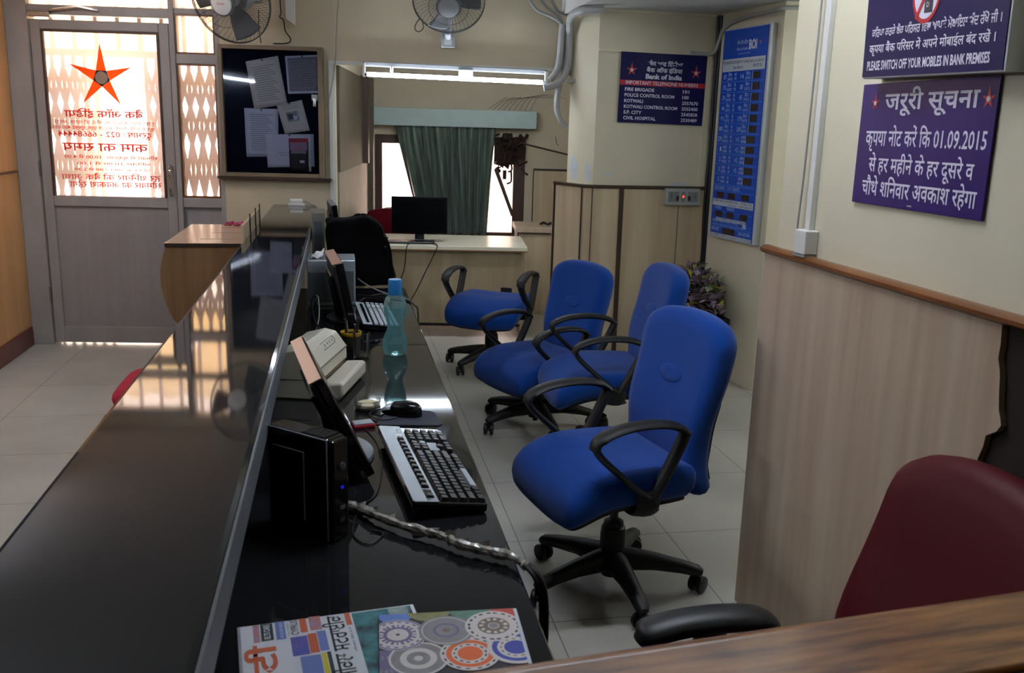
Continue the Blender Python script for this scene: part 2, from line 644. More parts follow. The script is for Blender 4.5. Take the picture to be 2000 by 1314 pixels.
# the lowered ceiling over the alcove by the pillar
struct(MB().box(1.47, 3.4, 3.9, 6.3, 2.29, 2.6).build('ceiling', 'ceiling_paint', smooth=0))
struct(MB().box(-2.3, -2.1, 5.3, 6.8, 0, 2.6).build('wall_left', 'orange_laminate', smooth=0))
struct(MB().box(-2.3, -2.1, -2.6, 5.3, 0, 2.6).build('wall_left', 'partition_dark', smooth=0))
struct(MB().box(-2.1, -2.085, -2.5, 6.69, 0, 0.13).build('baseboard_left', 'maroon_skirting', smooth=0, bevel=0.004))
struct(MB().box(-2.1, -2.088, -2.5, 6.69, 1.175, 1.19).build('trim_1', 'brown_trim', smooth=0, bevel=0.003))
struct(MB().box(-2.3, 3.6, -2.65, -2.5, 0, 2.6).build('wall_front', 'cream_paint', smooth=0))
struct(MB().box(1.335, 1.58, -2.6, 2.655, 0, 2.6).build('wall_right', 'cream_paint', smooth=0))
# recess behind the end of the right wall
struct(MB().box(1.58, 3.6, 2.45, 2.655, 0, 2.6).build('wall_recess', 'cream_paint', smooth=0))
struct(MB().box(3.4, 3.6, 2.6, 5.35, 0, 2.6).build('wall_recess', 'cream_paint', smooth=0))
struct(MB().prism([(2.498, 5.125), (3.6, 5.125), (3.6, 6.2), (2.46, 6.2), (2.398, 5.85)], 0, 2.6, 'z').build('wall_recess', 'cream_paint', smooth=0))
# pillar with a panelled lower part
struct(MB().prism([(1.617, 5.85), (2.396, 5.85), (2.5, 6.75), (1.78, 6.75), (1.53, 6.2)], 0, 2.6, 'z').build('wall_pillar', 'cream_paint', smooth=0))
PL = [(2.392, 5.825), (1.672, 5.825), (1.62, 5.84), (1.578, 5.875), (1.545, 5.94), (1.452, 6.21), (1.46, 6.3), (1.56, 6.3), (1.64, 5.88), (2.392, 5.86)]
struct(MB().prism(PL, 0, 1.19, 'z').build('wall_panelling', 'pillar_laminate', smooth=0))
t = MB()
pc = [(2.392, 5.818), (1.67, 5.818), (1.615, 5.834), (1.572, 5.87), (1.54, 5.937), (1.446, 6.21)]
t.tube([(p[0], p[1], 1.195) for p in pc], 0.011, 6)
struct(t.build('trim_2', 'dark_trim'))
t = MB()
t.box(1.793, 1.821, 5.812, 5.826, 0, 1.186)
t.box(1.556, 1.562, 5.895, 5.905, 0.62, 1.186)
t.box(1.612, 1.616, 5.834, 5.842, 0, 1.186)
t.box(2.20, 2.203, 5.822, 5.826, 0, 1.08)
t.tube([(1.449, 6.207, 0.02), (1.449, 6.207, 1.19)], 0.009, 6)
struct(t.build('trim_3', 'dark_trim', smooth=0))
t = MB()   # cover battens on the upper pillar
t.box(1.617, 2.39, 5.838, 5.85, 2.035, 2.05)
t.box(2.335, 2.375, 5.838, 5.85, 1.2, 2.05)
t.box(1.612, 2.40, 5.835, 5.85, 2.272, 2.29)
struct(t.build('trim_4', 'cream_paint', smooth=0, bevel=0.002))

# peeled plaster on the slanted face and front of the pillar
def patch(c, u, rx, rz, seed):
    random.seed(seed)
    u = Vector(u).normalized()
    n = Vector((u.y, -u.x, 0))
    if n.y > 0:
        n = -n
    pts = []
    for k in range(18):
        a = 2 * PI * k / 18
        j = random.uniform(0.75, 1.15)
        pts.append(Vector(c) + u * (rx * j * math.cos(a)) + Vector((0, 0, rz * j * math.sin(a))) + n * 0.0015)
    b = MB().quad(pts)
    b.add([p - n * 0.002 for p in pts], [tuple(range(18))])
    struct(b.build('wall_patch', 'peeled_plaster', smooth=0))
CH = (0.087, -0.35, 0)
patch((1.553, 6.107, 1.30), CH, 0.055, 0.085, 2)
patch((1.60, 5.918, 1.275), CH, 0.045, 0.07, 4)
patch((1.72, 5.85, 1.275), (1, 0, 0), 0.022, 0.016, 5)
patch((2.20, 5.85, 1.215), (1, 0, 0), 0.06, 0.014, 6)

# panelling on the right wall with its torn front edge
ed = [(1.604, 1.19), (1.600, 1.15), (1.601, 1.121), (1.592, 1.10), (1.588, 1.082), (1.584, 1.05), (1.578, 1.019), (1.570, 1.003), (1.566, 0.99), (1.575, 0.975), (1.604, 0.956), (1.607, 0.93), (1.618, 0.90), (1.60, 0.7), (1.62, 0.4), (1.61, 0.0)]
struct(MB().prism([(2.68, 0.0), (2.68, 1.19)] + ed, 1.308, 1.322, 'x').build('wall_panelling', 'pale_laminate', smooth=0))
struct(MB().box(1.322, 1.336, -0.9, 2.67, 0, 1.19).build('wall_panelling', 'raw_board', smooth=0))
t = MB().box(1.318, 1.3225, 1.46, 1.50, 0.0, 1.19).box(1.318, 1.3225, 0.9, 0.93, 0.0, 1.19)
struct(t.build('trim_5', 'rail_groove', smooth=0))
t = MB().tube([(1.318, 2.69, 1.203), (1.318, 1.9, 1.203), (1.318, 1.0, 1.203), (1.318, -0.9, 1.203)], 0.014, 10, ell=(0.0135, 0.024), side=(0, 0, 1))
struct(t.build('trim_6', 'brown_trim'))

# back wall: the piece with the notice board, the beam over the cabin opening, the piece over the door
struct(inwall(MB().box(-0.74, 0, 0, 0.14, 0, 2.6)).build('wall_back', 'cream_paint_old', smooth=0))
struct(inwall(MB().box(0, 1.75, 0, 0.16, 1.945, 2.6)).build('wall_back', 'cream_paint_old', smooth=0))
struct(inwall(MB().box(-2.4, -0.74, 0, 0.14, 2.52, 2.6)).build('wall_back', 'cream_paint_old', smooth=0))
struct(inwall(MB().box(-2.4, -2.095, 0, 0.14, 0, 2.52)).build('wall_back', 'grey_metal_paint', smooth=0))
t = MB().box(-0.035, 1.52, -0.02, 0.0, 1.928, 1.950).box(-0.035, -0.004, -0.02, 0.0, 1.0, 1.928)
struct(inwall(t).build('trim_7', 'ceiling_paint', smooth=0, bevel=0.002))
# cabin behind the opening
struct(inwall(MB().box(-0.14, 0, 0.14, 2.66, 0, 2.6)).build('wall_cabin', 'cabin_paint', smooth=0))
t = MB().box(0, 0.02, 0.1, 1.75, 1.22, 1.93)
struct(inwall(t).build('wall_panelling', 'reveal_board', smooth=0))
struct(inwall(MB().box(0, 0.012, 0.1, 2.36, 0, 1.22)).build('wall_panelling', 'reveal_lower', smooth=0))
t = MB().box(0, 0.06, 1.72, 1.84, 1.22, 1.95)
struct(inwall(t).build('trim_8', 'window_wood', smooth=0))
t = MB().box(0.0, 0.06, 2.20, 2.30, 0.0, 1.95)
struct(inwall(t).build('trim_9', 'reveal_board', smooth=0, bevel=0.003))
t = MB().box(-0.14, 2.2, 2.5, 2.66, 1.46, 2.6).box(-0.14, 0.05, 2.5, 2.66, 0, 1.46).box(1.47, 2.2, 2.5, 2.66, 0, 1.46).box(0.05, 1.47, 2.5, 2.66, 0, 0.5)
struct(inwall(t).build('wall_window', 'cabin_paint', smooth=0))
struct(inwall(MB().box(2.05, 2.25, 0.1, 2.6, 0, 2.6)).build('wall_cabin', 'cabin_paint', smooth=0))
t = MB().box(1.555, 2.05, 2.475, 2.5, 0, 1.16)
struct(inwall(t).build('wall_panelling', 'pillar_laminate', smooth=0))
t = MB().box(1.55, 2.05, 2.468, 2.5, 1.16, 1.178).box(1.548, 1.556, 2.468, 2.5, 0, 1.16)
struct(inwall(t).build('trim_10', 'dark_trim', smooth=0))

# window in the cabin
w = thing('window_1', 'dark wooden window behind the green curtain', 'window', wallpt(0, 2.5), BR)
del w['category']
w['kind'] = 'structure'
f = MB()
f.box(0.05, 0.115, 0.0, 0.09, 0.5, 1.46).box(1.36, 1.47, 0.0, 0.09, 0.5, 1.46).box(0.115, 1.36, 0.0, 0.09, 1.38, 1.46).box(0.115, 1.36, 0.0, 0.09, 0.5, 0.56)
f.box(0.52, 0.57, 0.01, 0.08, 0.56, 1.38).box(0.93, 0.98, 0.01, 0.08, 0.56, 1.38)
f.build('window_frame', 'window_wood', w, smooth=0, bevel=0.004)
g = MB()
for x0, x1 in ((0.115, 0.52), (0.57, 0.93), (0.98, 1.36)):
    g.box(x0, x1, 0.05, 0.054, 0.56, 1.38)
g.build('pane', 'flare_haze_glass', w, smooth=0)

# ------------------------------------------------------------------ entrance door with its side light
d = thing('door_1', 'grey metal entrance door with glazed upper half', 'door', wallpt(0, 0.02), BR)
del d['category']
d['kind'] = 'structure'
f = MB()
f.box(-2.095, -1.955, -0.02, 0.10, 0, 2.52).box(-1.062, -1.028, -0.02, 0.10, 0, 2.52).box(-0.772, -0.738, -0.02, 0.10, 0, 2.52)
f.box(-1.955, -1.062, -0.01, 0.08, 2.185, 2.245).box(-1.955, -1.062, -0.01, 0.08, 2.47, 2.52)
f.box(-1.028, -0.772, -0.01, 0.08, 2.215, 2.25).box(-1.028, -0.772, -0.01, 0.08, 1.905, 1.965).box(-1.028, -0.772, -0.01, 0.08, 0.965, 1.03).box(-1.028, -0.772, -0.01, 0.08, 0, 0.1)
f.build('door_frame', 'grey_metal_paint', d, smooth=0, bevel=0.004)
f = MB()
f.box(-1.95, -1.885, 0.0, 0.045, 0.012, 2.155).box(-1.135, -1.07, 0.0, 0.045, 0.012, 2.155)
f.box(-1.885, -1.135, 0.0, 0.045, 2.095, 2.155).box(-1.885, -1.135, 0.0, 0.045, 0.955, 1.025).box(-1.885, -1.135, 0.0, 0.045, 0.012, 0.125)
lf = f.build('door_leaf', 'grey_metal_paint', d, smooth=0, bevel=0.005)
MB().box(-1.885, -1.135, 0.02, 0.03, 0.125, 0.955).build('door_panel', 'grey_sheet', lf, smooth=0)
MB().box(-1.885, -1.135, 0.02, 0.026, 1.025, 2.095).build('pane', 'flare_haze_glass', lf, smooth=0)
f = MB().box(-1.885, -1.87, -0.004, 0.02, 1.025, 2.095).box(-1.15, -1.135, -0.004, 0.02, 1.025, 2.095).box(-1.87, -1.15, -0.004, 0.02, 2.08, 2.095)
f.build('glazing_bead', 'window_wood', lf, smooth=0)
h = MB().tube(curve([(-1.10, 0.0, 1.24), (-1.10, -0.035, 1.225), (-1.10, -0.04, 1.14), (-1.10, -0.035, 1.055), (-1.10, 0.0, 1.04)], 4), 0.009, 8)
h.build('door_handle', 'chrome', lf)
f = MB().box(-1.94, -1.80, -0.05, 0.0, 2.165, 2.20)
cl = f.build('door_closer', 'steel', d, smooth=0, bevel=0.006)
MB().tube([(-1.81, -0.03, 2.205), (-1.62, -0.06, 2.235), (-1.50, -0.03, 2.215)], 0.008, 6).build('closer_arm', 'steel', cl)
f = MB()
for z in (0.35, 1.2, 1.95):
    f.tube([(-1.957, -0.012, z - 0.05), (-1.957, -0.012, z + 0.05)], 0.009, 8)
f.build('hinge', 'steel', d)
s = MB().box(-1.028, -0.772, 0.02, 0.03, 0.1, 0.965)
s.build('lower_panel', 'grey_sheet', d, smooth=0)
g = MB().box(-1.028, -0.772, 0.03, 0.035, 1.03, 1.905).box(-1.028, -0.772, 0.03, 0.035, 1.965, 2.215).box(-1.028, -0.772, 0.03, 0.035, 2.25, 2.52).box(-1.955, -1.062, 0.03, 0.035, 2.245, 2.47)
g.build('side_pane', 'flare_haze_glass', d, smooth=0)
f = MB()
for z0, z1 in ((1.03, 1.905), (1.965, 2.215)):
    f.box(-1.028, -1.016, -0.006, 0.03, z0, z1).box(-0.784, -0.772, -0.006, 0.03, z0, z1).box(-1.016, -0.784, -0.006, 0.03, z0, z0 + 0.012).box(-1.016, -0.784, -0.006, 0.03, z1 - 0.012, z1)
f.build('glazing_bead', 'brown_trim', d, smooth=0)

# vinyl on the door glass, read from the street, so mirrored here
v = thing('door_emblem', 'orange five-pointed star stuck on the glass of the entrance door', 'emblem', wallpt(0, 0.038), BR)
k = MB()
cx, cz = -1.523, 1.80
tips = [(-1.522, 2.02), (-1.327, 1.872), (-1.408, 1.628), (-1.655, 1.632), (-1.73, 1.885)]
pent = [(cx + 0.056 * math.cos(PI / 2 - PI / 5 - i * 2 * PI / 5), cz + 0.056 * math.sin(PI / 2 - PI / 5 - i * 2 * PI / 5)) for i in range(5)]
for i in range(5):
    a, b = pent[i - 1], pent[i]
    k.quad([(a[0], 0, a[1]), (tips[i][0], 0, tips[i][1]), (b[0], 0, b[1])])
k.build('star_point', 'vinyl_orange', v, smooth=0)
MB().quad([(p[0], -0.0004, p[1]) for p in pent]).build('star_border', 'black_ink', v, smooth=0)
MB().lathe([(0.0, -0.0002), (0.041, -0.0002), (0.041, 0.0002)], 24, Matrix.Translation((cx, -0.001, cz)) @ Matrix.Rotation(PI / 2, 4, 'X')).build('star_centre', 'vinyl_pale', v, smooth=0)
v = thing('door_lettering', 'mirrored red lettering stuck on the glass of the entrance door', 'lettering', wallpt(0, 0.038), BR)
def vin(name, body, x0, x1, z, em, bold=0.012):
    MB().text(body, x0, x1, z, em, 0, mirror=True, bold=bold).build(name, 'vinyl_red', v, smooth=0)
vin('bank_name', 'बैंक ऑफ इंडिया', -1.78, -1.27, 1.545, 0.042, 0.02)
vin('address_line', 'मुख्य शाखा, स्टार हाउस, सी-5, जी ब्लाक, बान्द्रा', -1.86, -1.20, 1.502, 0.020)
vin('address_line', 'कुर्ला काम्पलेक्स, बान्द्रा पूर्व, मुम्बई 400 051', -1.86, -1.20, 1.466, 0.020)
vin('phone_line', 'दूरभाष : 022 - 66684444', -1.83, -1.22, 1.418, 0.034, 0.016)
vin('hours_heading', 'काम का समय', -1.81, -1.25, 1.325, 0.052, 0.016)
vin('hours_line', 'सोमवार से शुक्रवार  10.00 से 4.00', -1.80, -1.19, 1.275, 0.020)
vin('hours_line', 'शनिवार 10.00 से 1.00', -1.72, -1.24, 1.235, 0.016)
vin('hours_line', 'भोजन का समय 2.00 से 2.30', -1.74, -1.24, 1.195, 0.016)
vin('closing_line', 'हर शनिवार को बैंक आधा', -1.83, -1.18, 1.135, 0.034)
vin('closing_line', 'सोमवार का अवकाश रहेगा', -1.78, -1.175, 1.085, 0.036)

# ------------------------------------------------------------------ outside the door and window
struct(MB().prism([wallpt(-7, 0.15)[:2], wallpt(-0.15, 0.15)[:2], wallpt(-0.15, 2.7)[:2], wallpt(7, 2.7)[:2], wallpt(7, 9)[:2], wallpt(-7, 9)[:2]], -0.16, -0.05, 'z').build('street', 'street', smooth=0))
fc = MB().box(-7, 7, 6.0, 6.4, -0.05, 5.5)
for k in range(6):
    fc.box(-6 + k * 2.1, -6 + k * 2.1 + 0.12, 5.9, 6.0, -0.05, 5.5)
fc.box(-7, 7, 5.92, 6.0, 1.05, 1.15)
fo = inwall(fc).build('house_front', 'white_wall_outside', smooth=0)
tag(fo, 'white sunlit house front across the street outside the entrance door', 'building')

# folding lattice gate
gt = thing('lattice_gate', 'brown folding lattice gate drawn across the outside of the entrance', 'gate', wallpt(0, 0.24), BR)
r = MB().box(-2.1, -0.62, -0.015, 0.025, 1.945, 1.99).box(-2.1, -0.62, -0.015, 0.025, -0.05, -0.01)
r.build('rail', 'gate_flare_pink', gt, smooth=0, bevel=0.003)
bars = [-2.06 + 0.071 * i for i in range(7)] + [-1.30 + 0.0715 * i for i in range(10)]
m = MB()
for x in bars:
    m.box(x - 0.011, x + 0.011, 0.0, 0.012, -0.02, 1.945)
m.build('upright', 'gate_flare_pink', gt, smooth=0)
m = MB()
zs = [1.86, 1.62, 1.37, 1.02, 0.68, 0.34, 0.02]
for i in range(len(bars) - 1):
    if bars[i + 1] - bars[i] > 0.1:
        continue
    for j in range(len(zs) - 1):
        for (xa, xb) in ((bars[i], bars[i + 1]), (bars[i + 1], bars[i])):
            za, zb = zs[j], zs[j + 1]
            yo = 0.014 if xa < xb else -0.008
            w2 = 0.013
            dx, dz = xb - xa, zb - za
            L = math.hypot(dx, dz)
            nx, nz = -dz / L * w2, dx / L * w2
            m.prism([(xa + nx, za + nz), (xb + nx, zb + nz), (xb - nx, zb - nz), (xa - nx, za - nz)], yo, yo + 0.005)
m.build('lattice', 'gate_flare_pink', gt, smooth=0)
m = MB()
for x in [-2.05 + 0.145 * i for i in range(11)]:
    m.box(x - 0.012, x + 0.012, 0.0, 0.015, 1.985, 2.6)
m.build('top_bar', 'gate_flare_pink', gt, smooth=0)
ch = MB()
for row, zz in enumerate((1.765, 1.735)):
    for k in range(9):
        c = Vector((-1.50 + 0.031 * k, 0.05 + 0.002 * row, zz - 0.010 * math.sin(PI * k / 8) + (0.01 if k > 7 else 0)))
        ax = (1, 0.25, 0.1)
        pts = []
        for q in range(12):
            a = 2 * PI * q / 12
            off = Vector((0.021 * math.cos(a), 0, 0.011 * math.sin(a))) if k % 2 == 0 else Vector((0.021 * math.cos(a), 0.008 * math.sin(a), 0.006 * math.sin(a)))
            pts.append(c + off)
        ch.tube(pts, 0.0028, 6, closed=True)
co = inwall(MB().add([(x, y + 0.24, z) for x, y, z in ch.v], ch.f)).build('chain', 'steel')
tag(co, 'loop of steel chain holding the lattice gate behind the star', 'chain')
a = MB()
def awn(u, vv):
    s_ = -2.9 + 2.4 * u
    t_ = 0.45 + 1.75 * vv
    return (s_, t_, 2.50 - 0.36 * vv + 0.02 * math.sin(u * 60))
a.grid(awn, 120, 6)
ao = inwall(a).build('awning', 'awning_yellow', solid=0.004)
tag(ao, 'yellow ribbed awning sheet above the entrance door outside', 'awning')
# ================================================================== counter and desks
c = thing('service_counter', 'long raised counter topped with a narrow black granite slab', 'counter', (-0.30, 3.0, 0))
t = MB()
prof = [(-0.135, 0.92), (0.135, 0.92), (0.146, 0.93), (0.150, 0.945), (0.150, 0.985), (0.146, 0.996), (0.138, 1.0), (-0.135, 1.0), (-0.143, 0.996), (-0.146, 0.985), (-0.146, 0.94), (-0.142, 0.928)]
y1a, y1b = 3.50, 3.465       # far end follows the back wall
n = len(prof)
vs = [(p[0], -3.6, p[1]) for p in prof] + [(p[0], (y1a + y1b) / 2 - p[0] * 0.125, p[1]) for p in prof]
t.add(vs, [tuple(range(n))[::-1], tuple(range(n, 2 * n))] + [(i, (i + 1) % n, n + (i + 1) % n, n + i) for i in range(n)])
t.build('granite_top', 'black_granite', c, smooth=25)
MB().add([(0.1505, -3.6, 0.930), (0.1505, 3.46, 0.930), (0.1505, 3.46, 0.992), (0.1505, -3.6, 0.992), (0.147, -3.6, 0.9275), (0.147, 3.46, 0.9275), (0.147, 3.46, 0.9955), (0.147, -3.6, 0.9955)], [(0, 1, 2, 3), (4, 5, 1, 0), (3, 2, 6, 7)]).build('edge_band', 'granite_edge', c, smooth=0)['label'] = 'dull grey unpolished edge'
b = MB().box(-0.10, 0.06, -3.6, 3.455, 0, 0.92)
b.build('counter_body', 'gloss_black', c, smooth=0)
b = MB().box(-0.115, -0.10, -3.6, 3.455, 0.05, 0.92)
b.build('front_panel', 'box_laminate', c, smooth=0)
c = thing('staff_desk', 'black granite worktop running below the raised counter', 'worktop', (0.04, 2.8, 0))
t = MB()
for y0, y1 in ((-1.83, 0.604), (0.606, 1.86)):
    t.box(-0.28, 0.283, y0, y1, 0.715, 0.74)
t.build('granite_top', 'black_granite', c, smooth=0, bevel=0.004)
t = MB()
for y in (-1.7, -0.5, 0.6, 1.75):
    t.box(-0.24, 0.16, y - 0.02, y + 0.02, 0, 0.715)
t.build('support_panel', 'dark_trim', c, smooth=0)

# wooden rail in the foreground
rl = thing('wooden_rail', 'worn varnished wooden rail across the front of the staff area', 'rail', (0.6, 0.889, 0), math.atan2(0.073, 0.663))
t = MB()
t.tube([(-0.72, 0, 0.965), (0.0, 0, 0.965), (0.68, 0, 0.965)], 0.03, 14, ell=(0.035, 0.028), side=(0, 0, 1))
t.box(-0.72, 0.68, -0.125, 0.0, 0.945, 0.9995)
t.build('top_plank', 'rail_wood', rl, bevel=0.004)
MB().box(-0.72, 0.68, -0.132, -0.125, 0.93, 0.992).build('groove', 'rail_groove', rl, smooth=0)
MB().box(-0.72, 0.68, -0.27, -0.132, 0.945, 0.998).build('back_plank', 'rail_wood', rl, smooth=0, bevel=0.006)
MB().box(-0.70, 0.66, -0.15, -0.11, 0.0, 0.945).build('rail_panel', 'raw_board', rl, smooth=0)

# ================================================================== office chairs
SEAT_O = loop([(0.0, 0.268), (0.18, 0.265), (0.238, 0.24), (0.25, 0.15), (0.25, 0.0), (0.238, -0.15), (0.20, -0.205), (0.0, -0.215),
               (-0.20, -0.205), (-0.238, -0.15), (-0.25, 0.0), (-0.25, 0.15), (-0.238, 0.24), (-0.18, 0.265)], 4)
BACK_O = loop([(0.0, 0.286), (0.115, 0.279), (0.188, 0.258), (0.228, 0.216), (0.231, 0.15), (0.226, 0.05), (0.216, -0.06), (0.205, -0.17), (0.21, -0.25), (0.19, -0.293), (0.10, -0.305),
               (0.0, -0.307), (-0.10, -0.305), (-0.19, -0.293), (-0.21, -0.25), (-0.205, -0.17), (-0.216, -0.06), (-0.226, 0.05), (-0.231, 0.15), (-0.228, 0.216), (-0.188, 0.258), (-0.115, 0.279)], 3)
def back_y(x, z):
    """rake and lumbar curve of the back, z measured from 0.655 m"""
    zz = z + 0.655
    return -0.222 - 0.075 * max(0, (zz - 0.42)) / 0.5 + 0.022 * math.exp(-((zz - 0.60) / 0.12) ** 2) + 0.30 * x * x - 0.03 * max(0, 0.45 - zz) / 0.1
def seat_warp(x, y, h):
    z = 0.425 + h + 0.012 * (x / 0.25) ** 2
    if y > 0.05:
        z -= 0.068 * ((y - 0.05) / 0.2) ** 2
    return (x, y, z)
def make_chair(name, label, fabric, group, back=True, lean=0.0, pad_arms=False):
    c = thing(name, label, 'chair', (0, 0, 0), 0, group)
    s = MB()
    s.cushion(SEAT_O, [(0.80, -0.062), (0.92, -0.055), (0.985, -0.03), (1.0, 0.0), (0.99, 0.025), (0.95, 0.042), (0.88, 0.050), (0.6, 0.054), (0.3, 0.052)], seat_warp)
    so = s.build('seat', fabric, c, smooth=60)
    so['lift'] = 1
    s = MB()
    s.cushion([(p[0] * 0.9, p[1] * 0.88) for p in SEAT_O], [(0.85, -0.075), (1.0, -0.07), (1.0, -0.05)], seat_warp)
    s.box(-0.09, 0.09, -0.10, 0.10, 0.325, 0.36)
    s.build('seat_pan', 'chair_plastic', c)['lift'] = 1
    if back:
        s = MB()
        s.cushion(BACK_O, [(0.85, -0.048), (0.95, -0.044), (0.99, -0.025), (1.0, 0.0), (0.985, 0.02), (0.93, 0.034), (0.8, 0.040), (0.5, 0.042), (0.25, 0.041)],
                  lambda x, z, h: (x, back_y(x, z) + h - lean * (z + 0.25), 0.655 + z))
        bo = s.build('backrest', fabric, c, smooth=60)
        bo['lift'] = 1
        s = MB()
        if pad_arms:
            s.tube([(0.0, back_y(0, z_) + 0.0405 - lean * (z_ + 0.25), 0.655 + z_) for z_ in (-0.2, -0.1)], 0.002, 6)
        else:
          s.cushion([(0.064 * math.cos(2 * PI * k / 28), 0.027 * math.sin(2 * PI * k / 28)) for k in range(28)],
                  [(1.0, 0.036), (1.0, 0.0435), (0.9, 0.046), (0.5, 0.0465)], lambda x, z, h: (x, back_y(x, z + 0.075) + h - lean * (z + 0.325), 0.73 + z))
        s.build('seam_tuck' if pad_arms else 'tuft_button', fabric, bo, smooth=50)
        s = MB()
        s.cushion(BACK_O, [(0.90, -0.070), (0.975, -0.064), (0.99, -0.040), (0.9, -0.03)],
                  lambda x, z, h: (x * 0.86, back_y(x, z * 0.55 - 0.10) + h - lean * (z * 0.55 + 0.15), 0.655 + z * 0.55 - 0.10))
        s.tube(curve([(0, -0.04, 0.345), (0, -0.18, 0.34), (0, -0.30, 0.38), (0, -0.325, 0.5), (0, -0.335, 0.6)], 4), 0.02, 8, ell=(0.035, 0.012), side=(1, 0, 0))
        s.build('back_shell', 'chair_plastic', c, smooth=50)['lift'] = 1
    else:
        s = MB().tube(curve([(0, -0.04, 0.345), (0, -0.18, 0.34), (0, -0.26, 0.37), (0, -0.275, 0.49)], 4), 0.02, 8, ell=(0.04, 0.012), side=(1, 0, 0))
        s.build('back_bracket', 'chair_plastic', c)['lift'] = 1
    for sx in (-1, 1):
        x = 0.254 * sx
        s = MB()
        if pad_arms:
            pp = curve([(x, 0.165, 0.590), (x, 0.152, 0.608), (x, 0.09, 0.622), (x, 0.01, 0.627), (x, -0.06, 0.622), (x, -0.092, 0.608), (x, -0.098, 0.59)], 4)
            s.tube(pp, 0.02, 14, ell=[(0.030, 0.016)] * 3 + [(0.042, 0.022)] * (len(pp) - 6) + [(0.030, 0.016)] * 3, side=(1, 0, 0))
            s.tube([(x, 0.03, 0.63), (x, 0.02, 0.50), (x, 0.0, 0.36), (x - 0.1 * sx, 0.0, 0.35)], 0.02, 10, ell=(0.018, 0.035), side=(1, 0, 0))
            s.build('armrest', 'black_plastic', c, smooth=60)['lift'] = 1
            continue
        pad = curve([(x, 0.192, 0.585), (x, 0.182, 0.612), (x, 0.13, 0.636), (x, 0.05, 0.648), (x, -0.04, 0.645), (x, -0.10, 0.628), (x, -0.128, 0.607)], 5)
        s.tube(pad, 0.02, 12, ell=[(0.028, 0.014)] * 6 + [(0.033, 0.013)] * (len(pad) - 12) + [(0.026, 0.012)] * 6, side=(1, 0, 0))
        fr = curve([(x, 0.190, 0.590), (x, 0.165, 0.555), (x, 0.095, 0.49), (x, 0.03, 0.435), (x, 0.0, 0.415)], 5)
        s.tube(fr, 0.01, 10, ell=(0.023, 0.011), side=(1, 0, 0))
        rr = curve([(x, -0.122, 0.612), (x, -0.105, 0.57), (x, -0.065, 0.49), (x, -0.03, 0.43), (x, -0.012, 0.405)], 5)
        s.tube(rr, 0.014, 10, ell=(0.024, 0.017), side=(1, 0, 0))
        s.tube(curve([(x, 0.0, 0.43), (x, -0.005, 0.385), (x - 0.02 * sx, -0.005, 0.355), (x - 0.08 * sx, -0.005, 0.352), (x - 0.16 * sx, -0.005, 0.352)], 5), 0.03, 10,
               ell=[(0.042, 0.017)] * 10 + [(0.055, 0.012)] * 11, side=(0, 1, 0))
        s.build('armrest', 'chair_plastic', c, smooth=60)['lift'] = 1
    s = MB()
    s.lathe([(0.014, 0.10), (0.016, 0.33), (0.016, 0.34)], 14)
    s.build('gas_piston', 'gloss_black', c)['lift'] = 1
    s = MB()
    s.lathe([(0.036, 0.05), (0.044, 0.065), (0.044, 0.20), (0.041, 0.225), (0.035, 0.23), (0.034, 0.245), (0.024, 0.252), (0.018, 0.255)], 20)
    s.build('column', 'chair_plastic', c)
    for k in range(5):
        a = 2 * PI * k / 5
        ca, sa = math.cos(a), math.sin(a)
        P = lambda r, z: (r * ca, r * sa, z)
        s = MB()
        s.tube([P(0.01, 0.105), P(0.06, 0.108), P(0.15, 0.103), P(0.24, 0.090), P(0.295, 0.078), P(0.312, 0.073)], 0.02, 10,
               ell=[(0.042, 0.044), (0.040, 0.041), (0.032, 0.031), (0.027, 0.024), (0.026, 0.020), (0.016, 0.012)], side=(-sa, ca, 0))
        s.tube([P(0.295, 0.078), P(0.295, 0.04)], 0.011, 8)
        lg = s.build('leg', 'chair_plastic', c, smooth=60)
        w = MB()
        mt = Matrix.Translation(P(0.30, 0.031)) @ Matrix.Rotation(a + 0.9 + k, 4, 'Z') @ Matrix.Rotation(PI / 2, 4, 'X')
        for z0 in (-0.026, 0.006):
            w.lathe([(0.018, z0), (0.029, z0 + 0.003), (0.031, z0 + 0.010), (0.029, z0 + 0.017), (0.018, z0 + 0.02)], 18, mt)
        w.lathe([(0.012, -0.012), (0.012, 0.012)], 10, mt)
        w.build('caster', 'black_plastic', lg)
    return c

def place_chair(o, x, y, th, lift, base):
    """th: direction the sitter faces; base: turn of the star base"""
    o.location = (x, y, 0)
    rz = th - PI / 2
    o.rotation_euler = (0, 0, rz)
    for ch in o.children:
        if 'lift' in ch.keys():
            ch.location.z = lift
        elif ch.name.split('.')[0] in ('leg', 'column'):
            ch.rotation_euler = (0, 0, base - rz)
    return o

def shift_base(o, dx, dy):
    v = Matrix.Rotation(-o.rotation_euler.z, 3, 'Z') @ Vector((dx, dy, 0))
    for ch in o.children:
        if ch.name.split('.')[0] in ('leg', 'column', 'gas_piston'):
            ch.location.x += v.x
            ch.location.y += v.y

